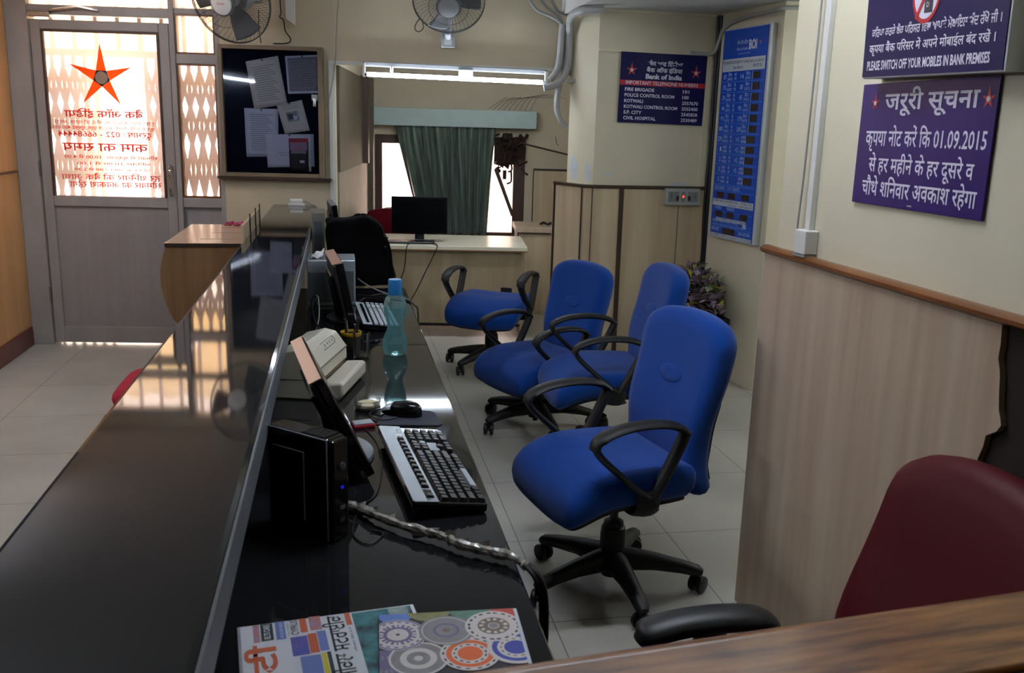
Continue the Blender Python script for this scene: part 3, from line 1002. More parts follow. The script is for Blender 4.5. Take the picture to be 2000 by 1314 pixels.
G = 'blue office chairs in the staff area'
ch0 = make_chair('office_chair', 'nearest blue office chair, in front of the near keyboard', 'blue_fabric', G)
ch2 = copy_tree(ch0)
ch3 = copy_tree(ch0)
ch2['label'] = 'blue office chair turned side-on in the middle, just behind the nearest one'
ch3['label'] = 'blue office chair beside the bottle end of the worktop, left of the side-on one'
place_chair(ch0, 0.872, 2.795, 3.351, 0.035, math.radians(-15))
shift_base(ch0, 0.04, 0.035)
place_chair(ch2, 1.19, 4.0, 3.118, 0.02, math.radians(20))
place_chair(ch3, 1.015, 4.61, 3.546, -0.072, math.radians(205))
ch4 = make_chair('office_chair', 'blue office chair without a backrest in front of the cabin desk', 'blue_fabric', G, back=False)
place_chair(ch4, 0.974, 5.84, 4.202, 0.0, math.radians(220))
ch5 = make_chair('office_chair', 'dark red leatherette office chair at the near right, by the laminate panel', 'maroon_leather', None, lean=0.13, pad_arms=True)
place_chair(ch5, 0.728, 1.275, PI, 0.0, math.radians(10))
for q in ch5.children:
    if q.name.split('.')[0] in ('backrest', 'back_shell'):
        q.location.z = 0.06
# torn cloth hanging under the nearest seat
for o in (ch0, ch2, ch3, ch4, ch5):
    for q in o.children:
        if 'lift' in q.keys():
            del q['lift']
fr = MB()
for k in range(7):
    x, y = 0.20 + 0.01 * random.random(), -0.10 - 0.012 * k
    fr.tube([(x, y, 0.372), (x + random.uniform(-.01, .01), y + random.uniform(-.01, .01), 0.372 - random.uniform(0.015, 0.04))], 0.0025, 5)
fr.build('frayed_cloth', 'bag_cloth', ch0)['label'] = 'frayed dark threads hanging under the seat'

# red seat of a visitor chair beyond the counter
vc = thing('visitor_chair', 'bright red visitor chair half hidden beyond the granite counter', 'chair', (-0.70, 4.0, 0))
s = MB()
so = loop([(0.0, 0.24), (0.16, 0.235), (0.215, 0.2), (0.225, 0.1), (0.225, -0.1), (0.215, -0.19), (0.16, -0.23), (0, -0.235), (-0.16, -0.23), (-0.215, -0.19), (-0.225, -0.1), (-0.225, 0.1), (-0.215, 0.2), (-0.16, 0.235)], 3)
s.cushion(so, [(0.9, -0.03), (0.98, -0.02), (1.0, 0.0), (0.98, 0.02), (0.9, 0.032), (0.5, 0.036)], lambda x, y, h: (x, y, 0.43 + h))
s.build('seat', 'red_fabric', vc, smooth=60)
for y in (-0.2, 0.2):
    s = MB().tube(curve([(-0.19, y, 0.39), (-0.235, y - 0.05, 0.36), (-0.25, y - 0.06, 0.2), (-0.22, y, 0.02), (0.0, y, 0.015), (0.19, y, 0.02), (0.2, y, 0.39)], 5), 0.013, 8)
    s.build('leg', 'black_plastic', vc)
s = MB().tube([(-0.19, -0.2, 0.39), (-0.19, 0.2, 0.39), (0.19, 0.2, 0.39), (0.19, -0.2, 0.39)], 0.012, 8, closed=True)
s.build('seat_frame', 'black_plastic', vc)

# ================================================================== cabin furniture
dk = thing('cabin_desk', 'cream laminate desk in the cabin under the tube light', 'desk', wallpt(0.75, 0.68), BR)
MB().box(-0.62, 0.60, -0.32, 0.42, 0.66, 0.69).build('desk_top', 'desk_top_laminate', dk, smooth=0, bevel=0.003)
MB().box(-0.62, 0.60, -0.3225, -0.32, 0.655, 0.664).build('edge_strip', 'box_laminate', dk, smooth=0)
MB().box(-0.58, 0.56, -0.28, -0.262, 0.10, 0.66).build('front_panel', 'desk_front_laminate', dk, smooth=0)
MB().box(-0.58, 0.56, -0.285, -0.27, 0.085, 0.105).build('foot_rail', 'rail_groove', dk, smooth=0)
for x in (-0.6, 0.56):
    MB().box(x, x + 0.022, -0.30, 0.40, 0.0, 0.66).build('side_panel', 'desk_front_laminate', dk, smooth=0)
sc = thing('side_cabinet', 'low laminate cabinet standing right of the cabin desk', 'cabinet', wallpt(1.49, 1.50), BR)
MB().box(-0.15, 0.16, -0.20, 0.25, 0.0, 0.70).build('body', 'pillar_laminate', sc, smooth=0)
MB().box(-0.17, 0.18, -0.23, 0.27, 0.70, 0.745).build('top', 'pale_laminate', sc, smooth=0, bevel=0.003)
MB().box(-0.155, 0.165, -0.205, -0.199, 0.69, 0.70).box(-0.155, -0.145, -0.205, -0.199, 0, 0.69).build('edge_strip', 'dark_trim', sc, smooth=0)
lt = MB()
lt.tube(curve([(1.54, 1.45, 0.757), (1.57, 1.47, 0.768), (1.60, 1.43, 0.758), (1.63, 1.48, 0.765), (1.64, 1.44, 0.757)], 5), 0.01, 6)
tag(inwall(lt).build('cable_coil', 'cable_black'), 'small black coil of cable lying on the low cabin cabinet', 'cable')
rc = thing('cabin_chair', 'maroon chair behind the cabin desk below the bright window', 'chair', wallpt(0.28, 1.45), BR)
s = MB()
s.cushion(loop([(0, 0.21), (0.15, 0.20), (0.215, 0.15), (0.225, 0.0), (0.21, -0.18), (0, -0.2), (-0.21, -0.18), (-0.225, 0.0), (-0.215, 0.15), (-0.15, 0.20)], 3),
          [(0.9, -0.03), (1.0, -0.01), (1.0, 0.01), (0.9, 0.03), (0.4, 0.034)], lambda x, z, h: (x, 0.0 - h + 0.05 * z, 0.65 + z))
s.build('backrest', 'maroon_fabric', rc, smooth=60)
s = MB().tube([(0.0 + 0.228 * math.sin(a), 0.01 + 0.01 * math.cos(a), 0.65 + 0.212 * math.cos(a)) for a in [2 * PI * k / 28 for k in range(28)]], 0.012, 8, closed=True)
s.build('back_frame', 'rack_pink', rc)
s = MB()
s.cushion(loop([(0, 0.22), (0.2, 0.2), (0.22, 0), (0.2, -0.2), (0, -0.22), (-0.2, -0.2), (-0.22, 0), (-0.2, 0.2)], 3), [(0.9, -0.03), (1, 0), (0.9, 0.03)], lambda x, y, h: (x, y + 0.24, 0.43 + h))
s.build('seat', 'maroon_fabric', rc, smooth=60)
for x in (-0.19, 0.19):
    for y in (0.04, 0.42):
        MB().tube([(x, y, 0.0), (x, y, 0.42)], 0.013, 8).build('leg', 'chair_plastic', rc)
for x in (-0.19, 0.19):
    MB().tube([(x, 0.04, 0.40), (x, 0.02, 0.52), (x, 0.02, 0.6)], 0.012, 8).build('back_post', 'chair_plastic', rc)

# ================================================================== drop box on the public side of the counter
db = thing('drop_box', 'brown laminate drop box with slotted top fixed beyond the counter', 'box', (-0.66, 5.2, 0))
o = [(0.195, 0.935), (-0.185, 0.935), (-0.205, 0.88), (-0.218, 0.81), (-0.219, 0.74), (-0.207, 0.67), (-0.185, 0.60), (-0.165, 0.56), (-0.15, 0.545), (0.195, 0.545)]
MB().prism(o, -0.43, 0.44, 'y').build('body', 'box_laminate', db, smooth=30)
MB().box(-0.192, 0.19, -0.437, 0.447, 0.935, 0.952).build('top', 'box_top', db, smooth=0, bevel=0.002)
MB().box(-0.19, 0.19, -0.4395, -0.436, 0.932, 0.95).build('edge_strip', 'dark_trim', db, smooth=0)
for i, y in enumerate((-0.27, 0.02, 0.27)):
    MB().box(-0.04 + 0.02 * i, 0.13 + 0.01 * i, y - 0.006, y + 0.006, 0.9515, 0.9525).build('slot', 'slot_dark', db, smooth=0)
fl = MB()
for k in range(34):
    x, y = -0.575 + random.uniform(-0.075, 0.075), 5.58 + random.uniform(-0.025, 0.025)
    fl.blob((x, y, 0.962 + random.uniform(-0.003, 0.008)), (0.012, 0.012, 0.007), 6, 4, 0.25)
tag(fl.build('flower_garland', 'pink_petal'), 'pink flower garland lying on the back of the drop box', 'flowers')
up = thing('counter_upstand', 'narrow upright plate with thin rods on the public edge of the counter', 'plate', (-0.455, 5.0, 0))
MB().box(-0.006, 0.008, -0.47, 0.47, 0.90, 1.065).build('plate', 'pillar_laminate', up, smooth=0)
for y in (-0.18, 0.14, 0.40):
    MB().tube([(0.012, y, 0.95), (0.012, y, 1.095)], 0.0035, 6).build('rod', 'dark_trim', up)
# ================================================================== things on the granite worktop
DZ = 0.74
def monitor(name, label, x, y, rz, w, h, tilt, lift, base_r, base_off=(0, 0), screen='screen_black', thick=0.03, edge=None, back_bulge=0.03, group=None):
    """x, y: middle of the foot; panel faces local -y and leans back by tilt"""
    m = thing(name, label, 'monitor', (x, y, DZ if lift is None else lift), rz, group)
    ct, st = math.cos(tilt), math.sin(tilt)
    z0 = base_off[1]
    yo = base_off[0]
    T = Matrix.Translation((0, yo, z0)) @ Matrix.Rotation(-tilt, 4, 'X')
    def tb(b, x0, x1, y0, y1, za, zb):
        return b.box(x0, x1, y0, y1, za, zb, T)
    b = MB()
    tb(b, -w / 2, w / 2, 0.0, thick, 0, h)
    bz = b.build('bezel', 'gloss_black', m, smooth=0, bevel=0.004)
    b = MB()
    tb(b, -w / 2 + 0.016, w / 2 - 0.016, -0.0012, 0.0005, 0.026, h - 0.016)
    b.build('screen', screen, m, smooth=0)
    b = MB()
    tb(b, -w / 2 + 0.004, w / 2 - 0.004, thick, thick + back_bulge * 0.5, 0.02, h - 0.004)
    tb(b, -w * 0.30, w * 0.30, thick + back_bulge * 0.5, thick + back_bulge, 0.05, h * 0.8)
    b.build('back_cover', 'black_plastic', m, smooth=0, bevel=0.006)
    if edge:  # paler strip laid along the top of the panel
        b = MB()
        tb(b, -w / 2 + 0.002, w / 2 - 0.002, 0.004, thick + back_bulge * 0.5, h - 0.001, h + 0.003)
        for k in range(14 if edge == 'rack_pink' else 0):
            pass
        b.build('top_edge', edge, m, smooth=0, bevel=0.001)['label'] = 'pale top edge'
    b = MB()
    b.lathe([(base_r * 0.98, 0.0), (base_r, 0.004), (base_r * 0.97, 0.011), (base_r * 0.6, 0.017), (0.03, 0.019)], 32, Matrix.Scale(1.0, 4) @ Matrix.Diagonal((1.25, 0.85, 1, 1)))
    b.build('foot', 'foot_grey', m, smooth=40)
    b = MB().tube([(0, 0.02, 0.012), (0, 0.025, z0 + 0.03), (0, yo + thick + 0.02 + st * h * 0.4, z0 + h * 0.4)], 0.02, 10, ell=(0.035, 0.012), side=(1, 0, 0))
    b.build('neck', 'black_plastic', m)
    return m

monitor('monitor', 'black monitor with pale top edge leaning back beside the near keyboard', -0.008, 2.235, math.radians(98.0), 0.43, 0.262, math.radians(26), None, 0.10,
        base_off=(-0.052, 0.022), thick=0.022, edge='rack_pink', back_bulge=0.026)
monitor('monitor', 'black monitor with ribbed pale top standing in front of the silver computer case', 0.01, 3.90, math.radians(95), 0.41, 0.262, math.radians(11), None, 0.085,
        base_off=(-0.035, 0.012), thick=0.03, edge='rack_pink', back_bulge=0.03)
monitor('monitor', 'dark monitor at the far end of the worktop behind the black bag', -0.02, 5.47, math.radians(94), 0.40, 0.25, math.radians(6), None, 0.085,
        base_off=(-0.02, 0.115), thick=0.025, edge='silver_plastic', back_bulge=0.02)
m4 = monitor('monitor', 'wide black monitor facing the camera on the cream cabin desk', *wallpt(0.545, 0.60)[:2], BR, 0.42, 0.275, math.radians(3), 0.69, 0.075,
             base_off=(-0.03, 0.065), screen='screen_black', thick=0.03, edge=None)
b = MB().box(0.02, 0.12, -0.0335, -0.0315, 0.098, 0.128, Matrix.Rotation(-math.radians(3), 4, 'X'))
b.build('label_sticker', 'foot_grey', m4, smooth=0)

def computer(name, label, x, y, rz, w, d, h, m, trim):
    """small tower; the front faces local -y"""
    c = thing(name, label, 'computer', (x, y, DZ), rz)
    MB().box(0, w, 0, d, 0, h).build('case', m, c, smooth=0, bevel=0.005)
    b = MB().box(0.003, w - 0.003, -0.012, 0.0, 0.004, h - 0.003)
    fr = b.build('front_panel', 'gloss_black' if m != 'silver_plastic' else 'foot_grey', c, smooth=0, bevel=0.004)
    b = MB()
    for k in range(9):
        b.box(0.004, w - 0.004, 0.012 + 0.007 * k, 0.015 + 0.007 * k, h, h + 0.0025)
    b.build('vent_rib', 'black_plastic', c, smooth=0)
    b = MB()
    r = 0.0016
    b.tube([(-0.001, d, h - 0.001), (-0.001, 0.0, h - 0.001), (-0.001, 0.0, 0.003)], r, 6)
    b.tube([(-0.001, d * 0.9, h * 0.82), (-0.001, d * 0.38, h * 0.82), (-0.001, d * 0.38, h * 0.15)], r, 6)
    b.build('side_moulding', trim, c)
    return c
cp = computer('computer', 'small black computer case at the near end of the worktop beside the leaning monitor', -0.03, 1.722, math.radians(47), 0.05, 0.165, 0.214, 'gloss_black', 'silver_plastic')
MB().lathe([(0.0, 0), (0.009, 0), (0.009, 0.003), (0.007, 0.004)], 18, Matrix.Translation((0.027, -0.012, 0.155)) @ Matrix.Rotation(PI / 2, 4, 'X')).build('badge', 'foot_grey', cp)
MB().lathe([(0.0, 0), (0.0035, 0), (0.0035, 0.002)], 10, Matrix.Translation((0.027, -0.012, 0.112)) @ Matrix.Rotation(PI / 2, 4, 'X')).build('power_light', 'blue_led', cp)
for z in (0.066, 0.04):
    MB().box(0.020, 0.034, -0.0135, -0.011, z, z + 0.009).build('port', 'steel', cp, smooth=0)
c2 = thing('computer', 'silver computer case standing behind the ribbed monitor', 'computer', (-0.04, 4.31, DZ))
MB().box(-0.107, 0.108, -0.11, 0.11, 0, 0.208).build('case', 'silver_plastic', c2, smooth=0, bevel=0.005)
b = MB().box(-0.10, 0.045, -0.116, -0.108, 0.02, 0.155).box(0.06, 0.10, -0.113, -0.108, 0.02, 0.16)
b.build('side_moulding', 'foot_grey', c2, smooth=0, bevel=0.003)
c3 = thing('computer', 'grey computer case upright behind the far end of the granite counter', 'computer', (-0.112, 5.1, DZ))
MB().box(-0.033, 0.033, -0.1, 0.15, 0, 0.345).build('case', 'beige_dark', c3, smooth=0, bevel=0.005)
MB().box(-0.02, 0.02, -0.103, -0.099, 0.05, 0.30).build('front_panel', 'foot_grey', c3, smooth=0)
wp_ = MB().grid(lambda u, v: (-0.135 + 0.055 * u + 0.01 * v, 4.24 + 0.14 * v, 0.9485 + 0.010 * math.sin(5 * u + 3 * v) ** 2 + 0.022 * v * u), 8, 8)
tag(wp_.build('paper_slip', 'paper', solid=0.0006), 'crumpled white slip of paper lying on the silver computer case', 'paper')

# printer
p = thing('printer', 'beige printer with a front tray behind the leaning monitor', 'printer', (-0.02, 2.84, DZ), math.radians(75))
pr = [(0.17, 0.0), (0.17, 0.10), (0.13, 0.142), (0.07, 0.158), (0.035, 0.150), (0.012, 0.118), (0.002, 0.105), (0.0, 0.062), (0.01, 0.055), (0.01, 0.0)]
MB().prism([(y, z) for y, z in pr], -0.15, 0.15, 'x').build('body', 'beige_plastic', p, smooth=20, bevel=0.008, bseg=3)
b = MB().prism([(0.0, 0.0), (0.0, 0.056), (-0.060, 0.060), (-0.066, 0.052), (-0.066, 0.022), (-0.05, 0.0)], -0.155, 0.135, 'x')
b.build('paper_tray', 'beige_plastic', p, smooth=20, bevel=0.008, bseg=3)
MB().box(-0.13, 0.12, -0.0012, 0.004, 0.056, 0.066).build('paper_slot', 'slot_dark', p, smooth=0)
MB().box(-0.151, 0.151, -0.0006, 0.004, 0.1005, 0.1025).box(-0.1505, 0.1505, 0.03, 0.17, 0.062, 0.0635).build('panel_seam', 'beige_dark', p, smooth=0)
ax = math.atan2(0.040, 0.035)
sl = Matrix.Translation((0.045, 0.0275, 0.1385)) @ Matrix.Rotation(math.atan2(0.032, 0.023), 4, 'X')
b = MB()
b.tube([sl @ Vector((-0.09, -0.012, 0.001)), sl @ Vector((0.03, -0.012, 0.001)), sl @ Vector((0.042, -0.006, 0.001)), sl @ Vector((0.042, 0.006, 0.001)), sl @ Vector((0.03, 0.012, 0.001)), sl @ Vector((-0.09, 0.012, 0.001))], 0.0012, 6)
b.build('control_panel', 'foot_grey', p)
b = MB()
for k in range(4):
    b.lathe([(0.0, 0), (0.005, 0), (0.004, 0.002)], 12, sl @ Matrix.Translation((-0.06 + 0.026 * k, 0, 0.0005)))
b.build('button', 'silver_plastic', p)

# keyboards
def key_mesh(w, d, nm, m):
    b = MB()
    b.prism([(-w / 2, -d / 2), (w / 2, -d / 2), (w / 2, d / 2), (-w / 2, d / 2)], 0, 0.0, 'z')
    b.v = [(-w / 2, -d / 2, 0), (w / 2, -d / 2, 0), (w / 2, d / 2, 0), (-w / 2, d / 2, 0),
           (-w / 2 + .002, -d / 2 + .0015, .007), (w / 2 - .002, -d / 2 + .0015, .007), (w / 2 - .002, d / 2 - .002, .008), (-w / 2 + .002, d / 2 - .002, .008)]
    b.f = [(0, 1, 2, 3), (4, 5, 6, 7), (0, 1, 5, 4), (1, 2, 6, 5), (2, 3, 7, 6), (3, 0, 4, 7)]
    me = bpy.data.meshes.new(nm)
    me.from_pydata(b.v, [], b.f)
    me.materials.append(M[m])
    return me
kb = thing('keyboard', 'black and silver keyboard, the nearest on the granite worktop', 'keyboard', (0.198, 2.072, DZ), math.radians(95.8))
TILT = Matrix.Translation((0, -0.081, 0.014)) @ Matrix.Rotation(math.radians(6.5), 4, 'X')
b = MB().box(-0.256, 0.256, 0, 0.163, -0.012, 0.008, TILT)
b.build('base', 'gloss_black', kb, smooth=0, bevel=0.005)
b = MB().prism([(-0.256, 0.108), (0.256, 0.108), (0.256, 0.158), (0.25, 0.1635), (-0.25, 0.1635), (-0.256, 0.158)], 0.0082, 0.0105, 'z')
b.v = [tuple(TILT @ Vector(v)) for v in b.v]
b.build('silver_band', 'silver_plastic', kb, smooth=0)
b = MB().box(-0.235, -0.19, 0.114, 0.132, 0.0106, 0.0112, TILT).box(-0.18, 0.19, 0.114, 0.132, 0.0106, 0.0112, TILT)
b.build('key_slot', 'gloss_black', kb, smooth=0)
for s in (-1, 1):
    MB().box(s * 0.2 - 0.02, s * 0.2 + 0.02, 0.14, 0.15, -0.0315, -0.012, TILT).build('rear_foot', 'black_plastic', kb, smooth=0)
U = 0.0205
KM = {}
def key(cx, cy, wu, m='key_black'):
    k = (round(wu, 2), m)
    if k not in KM:
        KM[k] = key_mesh(wu * U - 0.002, 0.0165, 'key', m)
    o = bpy.data.objects.new('key', KM[k])
    COL.objects.link(o)
    o.parent = kb
    o.matrix_local = TILT @ Matrix.Translation((cx, cy, 0.008))
    return o
mat('key_black', '#1d1f22', 0.35)
mat('key_pale', '#9aa4ac', 0.4)
rows = [[1] * 13 + [2], [1.5] + [1] * 12 + [1.5], [1.75] + [1] * 11 + [2.25], [2.25] + [1] * 10 + [2.75], [1.5, 1, 1.25, 5.5, 1.25, 1, 1, 1.5]]
pit = 0.0203
x0 = -0.246
for r, row in enumerate(rows):
    x = x0
    y = 0.103 - pit * (r + 0.5)
    for q, wu in enumerate(row):
        ko = key(x + wu * U / 2, y, wu, 'key_pale' if (r == 4 and q == 3) else 'key_black')
        x += wu * U
xn = x0 + 15 * U + 0.010
for r in range(5):
    y = 0.103 - pit * (r + 0.5)
    cols = [0, 1, 2] if r in (0, 1, 4) else ([1] if r == 3 else [])
    for c_ in cols:
        key(xn + (c_ + 0.5) * U, y, 1, 'key_pale' if (r == 1 and c_ == 2) else 'key_black')
xp = xn + 3 * U + 0.010
for r in range(5):
    y = 0.103 - pit * (r + 0.5)
    if r == 4:
        key(xp + U, y, 2)
        key(xp + 2.5 * U, y, 1)
        key(xp + 3.5 * U, y, 1, 'key_pale')
    else:
        for c_ in range(4):
            key(xp + (c_ + 0.5) * U, y, 1)
for q in range(13):
    xx = -0.226 if q == 0 else -0.18 + 0.0285 * (q - 0.5) + (0.004 if q > 4 else 0)
    key(xx, 0.1225, 0.95)
b = MB().box(xn + 0.2 * U, xn + 3 * U, 0.036, 0.060, 0.0092, 0.0105, TILT)
b.build('blank_plate', 'key_pale', kb, smooth=0)
b = MB()
for q in range(3):
    b.lathe([(0, 0), (0.0015, 0), (0.0012, 0.0008)], 8, TILT @ Matrix.Translation((0.205 + 0.012 * q, 0.122, 0.0106)))
b.build('lock_light', 'foot_grey', kb)

kf = thing('keyboard', 'dark keyboard with pale keys behind the water bottle', 'keyboard', (0.148, 3.86, DZ), math.radians(93))
T2 = Matrix.Translation((0, -0.075, 0.012)) @ Matrix.Rotation(math.radians(6), 4, 'X')
MB().box(-0.235, 0.235, 0, 0.15, -0.011, 0.008, T2).build('base', 'gloss_black', kf, smooth=0, bevel=0.004)
MB().box(-0.235, 0.235, 0.112, 0.15, 0.008, 0.010, T2).build('silver_band', 'silver_plastic', kf, smooth=0)
b = MB()
for r in range(5):
    for q in range(21):
        if q in (15, 19):
            continue
        xx = -0.228 + 0.0217 * q
        b.box(xx, xx + 0.0165, 0.008 + 0.0205 * r, 0.008 + 0.0205 * r + 0.014, 0.008, 0.0145, T2)
ko = b.build('keys', 'strip_white', kf, smooth=0)
ko['kind'] = 'stuff'
b = MB()
for q in range(12):
    xx = -0.2 + 0.033 * q
    b.box(xx, xx + 0.022, 0.122, 0.134, 0.0102, 0.0125, T2)
b.build('function_keys', 'gloss_black', kf, smooth=0)

# mouse, pad
b = MB()
b.prism([(0.092 + 0.012, 2.445), (0.262, 2.425), (0.272, 2.437), (0.262, 2.545), (0.25, 2.56), (0.145, 2.592), (0.13, 2.58), (0.092, 2.455)], DZ, DZ + 0.003, 'z')
tag(b.build('mouse_pad', 'mousepad', smooth=0), 'dark blue-grey mouse pad between the near keyboard and the dish', 'mouse pad')
ms = thing('computer_mouse', 'black and silver computer mouse on the mouse pad', 'mouse', (0.167, 2.537, DZ + 0.003), math.radians(153))
b = MB()
def mprof(u, v):
    a = -PI + 2 * PI * u
    x = 0.062 * math.cos(a) * (1.0 - 0.0 * v)
    w = 0.033 * (1 - 0.18 * math.cos(a))
    hh = math.cos(v * PI / 2)
    sx = math.sin(v * PI / 2) ** 0.6
    xx = 0.062 * math.cos(a) * sx
    return (xx, w * math.sin(a) * sx, 0.002 + 0.036 * hh ** 0.8 * (1 - 0.22 * (xx / 0.062) - 0.25 * max(0, xx / 0.062) ** 2))
b.grid(mprof, 32, 10)
b.build('shell', 'gloss_black', ms, smooth=60)
b = MB()
def mpf2(u, v):
    x = 0.024 + 0.036 * u
    wy = 0.031 * math.sqrt(max(0.0, 1 - (x / 0.064) ** 2)) * (2 * v - 1)
    d = math.sqrt((x / 0.062) ** 2 + (wy / 0.034) ** 2)
    hh = math.sqrt(max(0, 1 - min(1, d) ** 2))
    return (x, wy, 0.0045 + 0.036 * hh ** 0.8 * (1 - 0.22 * (x / 0.062) - 0.25 * (x / 0.062) ** 2))
b.grid(mpf2, 10, 10)
b.build('buttons', 'silver_plastic', ms, smooth=60)
MB().tube(curve([(0.06, 0.0, 0.008), (0.085, 0.012, 0.003), (0.075, 0.05, 0.002), (0.03, 0.075, 0.002), (-0.005, 0.045, 0.004)], 6), 0.0022, 6).build('lead', 'cable_black', ms)

# sponge dish, stamp pad
ds = thing('sponge_dish', 'round glass dish holding a cream damp sponge', 'dish', (0.073, 2.605, DZ))
MB().lathe([(0.001, 0.0), (0.035, 0.0), (0.038, 0.004), (0.039, 0.028), (0.0385, 0.030), (0.037, 0.028), (0.036, 0.005), (0.001, 0.004)], 32, cap=False).build('bowl', 'tumbler_glass', ds)
MB().lathe([(0.001, 0.005), (0.033, 0.005), (0.035, 0.010), (0.033, 0.018), (0.022, 0.0225), (0.001, 0.0235)], 28).build('sponge', 'sponge', ds)
sp = thing('stamp_pad', 'small red ink stamp pad beside the leaning monitor', 'stamp pad', (0.055, 2.445, DZ), 0.25)
MB().box(-0.03, 0.03, -0.022, 0.022, 0, 0.011).build('tray', 'stamp_red', sp, smooth=0, bevel=0.003)
MB().box(-0.027, 0.027, -0.019, 0.019, 0.0105, 0.014).build('lid', 'silver_plastic', sp, smooth=0, bevel=0.002)

# water bottle
bt = thing('water_bottle', 'blue-green plastic water bottle with a blue cap on the granite worktop', 'bottle', (0.192, 3.27, DZ))
pf = [(0.0, 0.002), (0.034, 0.0), (0.040, 0.006), (0.0445, 0.02), (0.0455, 0.038), (0.043, 0.055), (0.036, 0.075), (0.0295, 0.090), (0.0275, 0.100), (0.029, 0.112), (0.034, 0.13), (0.039, 0.15), (0.041, 0.168), (0.041, 0.178), (0.039, 0.19), (0.033, 0.205), (0.026, 0.213), (0.023, 0.217), (0.023, 0.232)]
pf = curve(pf, 3)
MB().lathe(pf, 40, cap=False).build('shell', 'bottle_plastic', bt, smooth=60)
wpf = [(max(0, r - 0.0022), z + 0.002) for r, z in pf if z < 0.172]
MB().lathe(wpf, 36).build('water', 'bottle_water', bt, smooth=60)
MB().lathe([(0.0243, 0.218), (0.0248, 0.222), (0.0245, 0.268), (0.023, 0.273), (0.0, 0.2735)], 36, cap=False).build('cap', 'cap_blue', bt, smooth=40)
MB().lathe([(0.023, 0.208), (0.0265, 0.211), (0.0265, 0.215), (0.023, 0.217)], 32, cap=False).build('neck_ring', 'bottle_plastic', bt)

# glass and pen cup
tg = MB().lathe([(0.0, 0.0), (0.026, 0.0), (0.028, 0.003), (0.0305, 0.095), (0.0290, 0.0955), (0.0265, 0.012), (0.0, 0.010)], 32, Matrix.Translation((0.07, 3.206, DZ)), cap=False)
tag(tg.build('drinking_glass', 'tumbler_glass', smooth=50), 'empty clear drinking glass between the printer and the bottle', 'glass')
pc_ = thing('pen_cup', 'dark pen cup with a yellow band behind the drinking glass', 'cup', (0.035, 3.30, DZ))
MB().lathe([(0.0, 0.0), (0.033, 0.0), (0.036, 0.07), (0.034, 0.07), (0.031, 0.004), (0.0, 0.004)], 24, cap=False).build('body', 'pen_body', pc_)
MB().lathe([(0.036, 0.064), (0.0375, 0.066), (0.038, 0.078), (0.0345, 0.078), (0.034, 0.066)], 24, cap=False).build('band', 'pen_yellow', pc_)
for k, (a, l, mm) in enumerate(((0.3, 0.125, 'pen_body'), (2.1, 0.115, 'steel'), (3.9, 0.13, 'pen_body'), (5.2, 0.11, 'steel'))):
    po = MB().tube([(0.035 + 0.01 * math.cos(a), 3.30 + 0.01 * math.sin(a), DZ + 0.006), (0.035 + 0.031 * math.cos(a), 3.30 + 0.031 * math.sin(a), DZ + l)], 0.0042, 8)
    tag(po.build('pen', mm), ('dark pen' if mm == 'pen_body' else 'silver pen') + ' standing in the dark pen cup behind the drinking glass', 'pen', 'pens in the cup')

# bag
bg_ = thing('backpack', 'bulky black backpack standing on the worktop before the cabin desk', 'bag', (0.115, 4.83, DZ))
random.seed(11)
def bagf(u, v):
    a = 2 * PI * u
    ca, sa = math.cos(a), math.sin(a)
    e = 0.62
    cx = math.copysign(abs(ca) ** e, ca)
    cy = math.copysign(abs(sa) ** e, sa)
    # v 0..1: bottom edge to crown
    if v < 0.06:
        sc_ = 0.80 + 0.20 * (v / 0.06)
        z = 0.0 + 0.02 * (v / 0.06)
    else:
        q = (v - 0.06) / 0.94
        sc_ = (1 - 0.12 * q) if q < 0.62 else (0.9256 * math.sqrt(max(0.0, 1 - ((q - 0.62) / 0.38) ** 2.3)))
        z = 0.02 + 0.325 * math.sin(q * PI / 2) ** 0.9
    fold = 0.012 * math.sin(3 * a + 5 * v) * math.sin(PI * min(v * 1.1, 1)) + 0.008 * math.sin(7 * a - 9 * v)
    x = (0.178 + fold) * cx * sc_ - 0.02 * (z / 0.34)
    y = (0.125 + fold) * cy * sc_
    z += 0.010 * math.sin(x * 26 + 1.0) * (z / 0.34)
    x = x * (1 - 0.30 * (z / 0.34)) if x > 0 else x
    z -= 0.22 * max(0, x - 0.02) * (z / 0.34)
    return (x, y, max(z, 0))
b = MB().grid(bagf, 72, 40)
b.build('body', 'bag_cloth', bg_, smooth=80)
b = MB()
b.cushion(loop([(-0.10, 0.0), (-0.11, 0.12), (-0.07, 0.17), (0.0, 0.18), (0.07, 0.17), (0.11, 0.12), (0.10, 0.0), (0, -0.01)], 4), [(0.95, 0.0), (1.0, -0.02), (0.95, -0.04), (0.8, -0.05), (0.4, -0.055)],
          lambda x, z, h: (x + 0.02, -0.10 + h + 0.15 * max(0, z) * 0.3, 0.03 + z))
b.v = [(v[0] * 0.9, v[1] + 0.006, v[2] * 0.62) for v in b.v]
b.build('front_pocket', 'bag_cloth', bg_, smooth=60)
b = MB().tube(curve([(-0.05, 0.02, 0.33), (-0.03, 0.02, 0.352), (0.02, 0.02, 0.352), (0.04, 0.02, 0.325)], 5), 0.01, 8, ell=(0.004, 0.012), side=(1, 0, 0))
b.build('handle', 'bag_cloth', bg_)
b = MB().tube(curve([(-0.14, -0.07, 0.27), (-0.05, -0.095, 0.305), (0.06, -0.09, 0.29), (0.13, -0.07, 0.24)], 6), 0.003, 6)
b.build('zip', 'black_plastic', bg_)
MB().box(0.105, 0.12, -0.112, -0.106, 0.20, 0.206).build('zip_pull', 'steel', bg_, smooth=0)

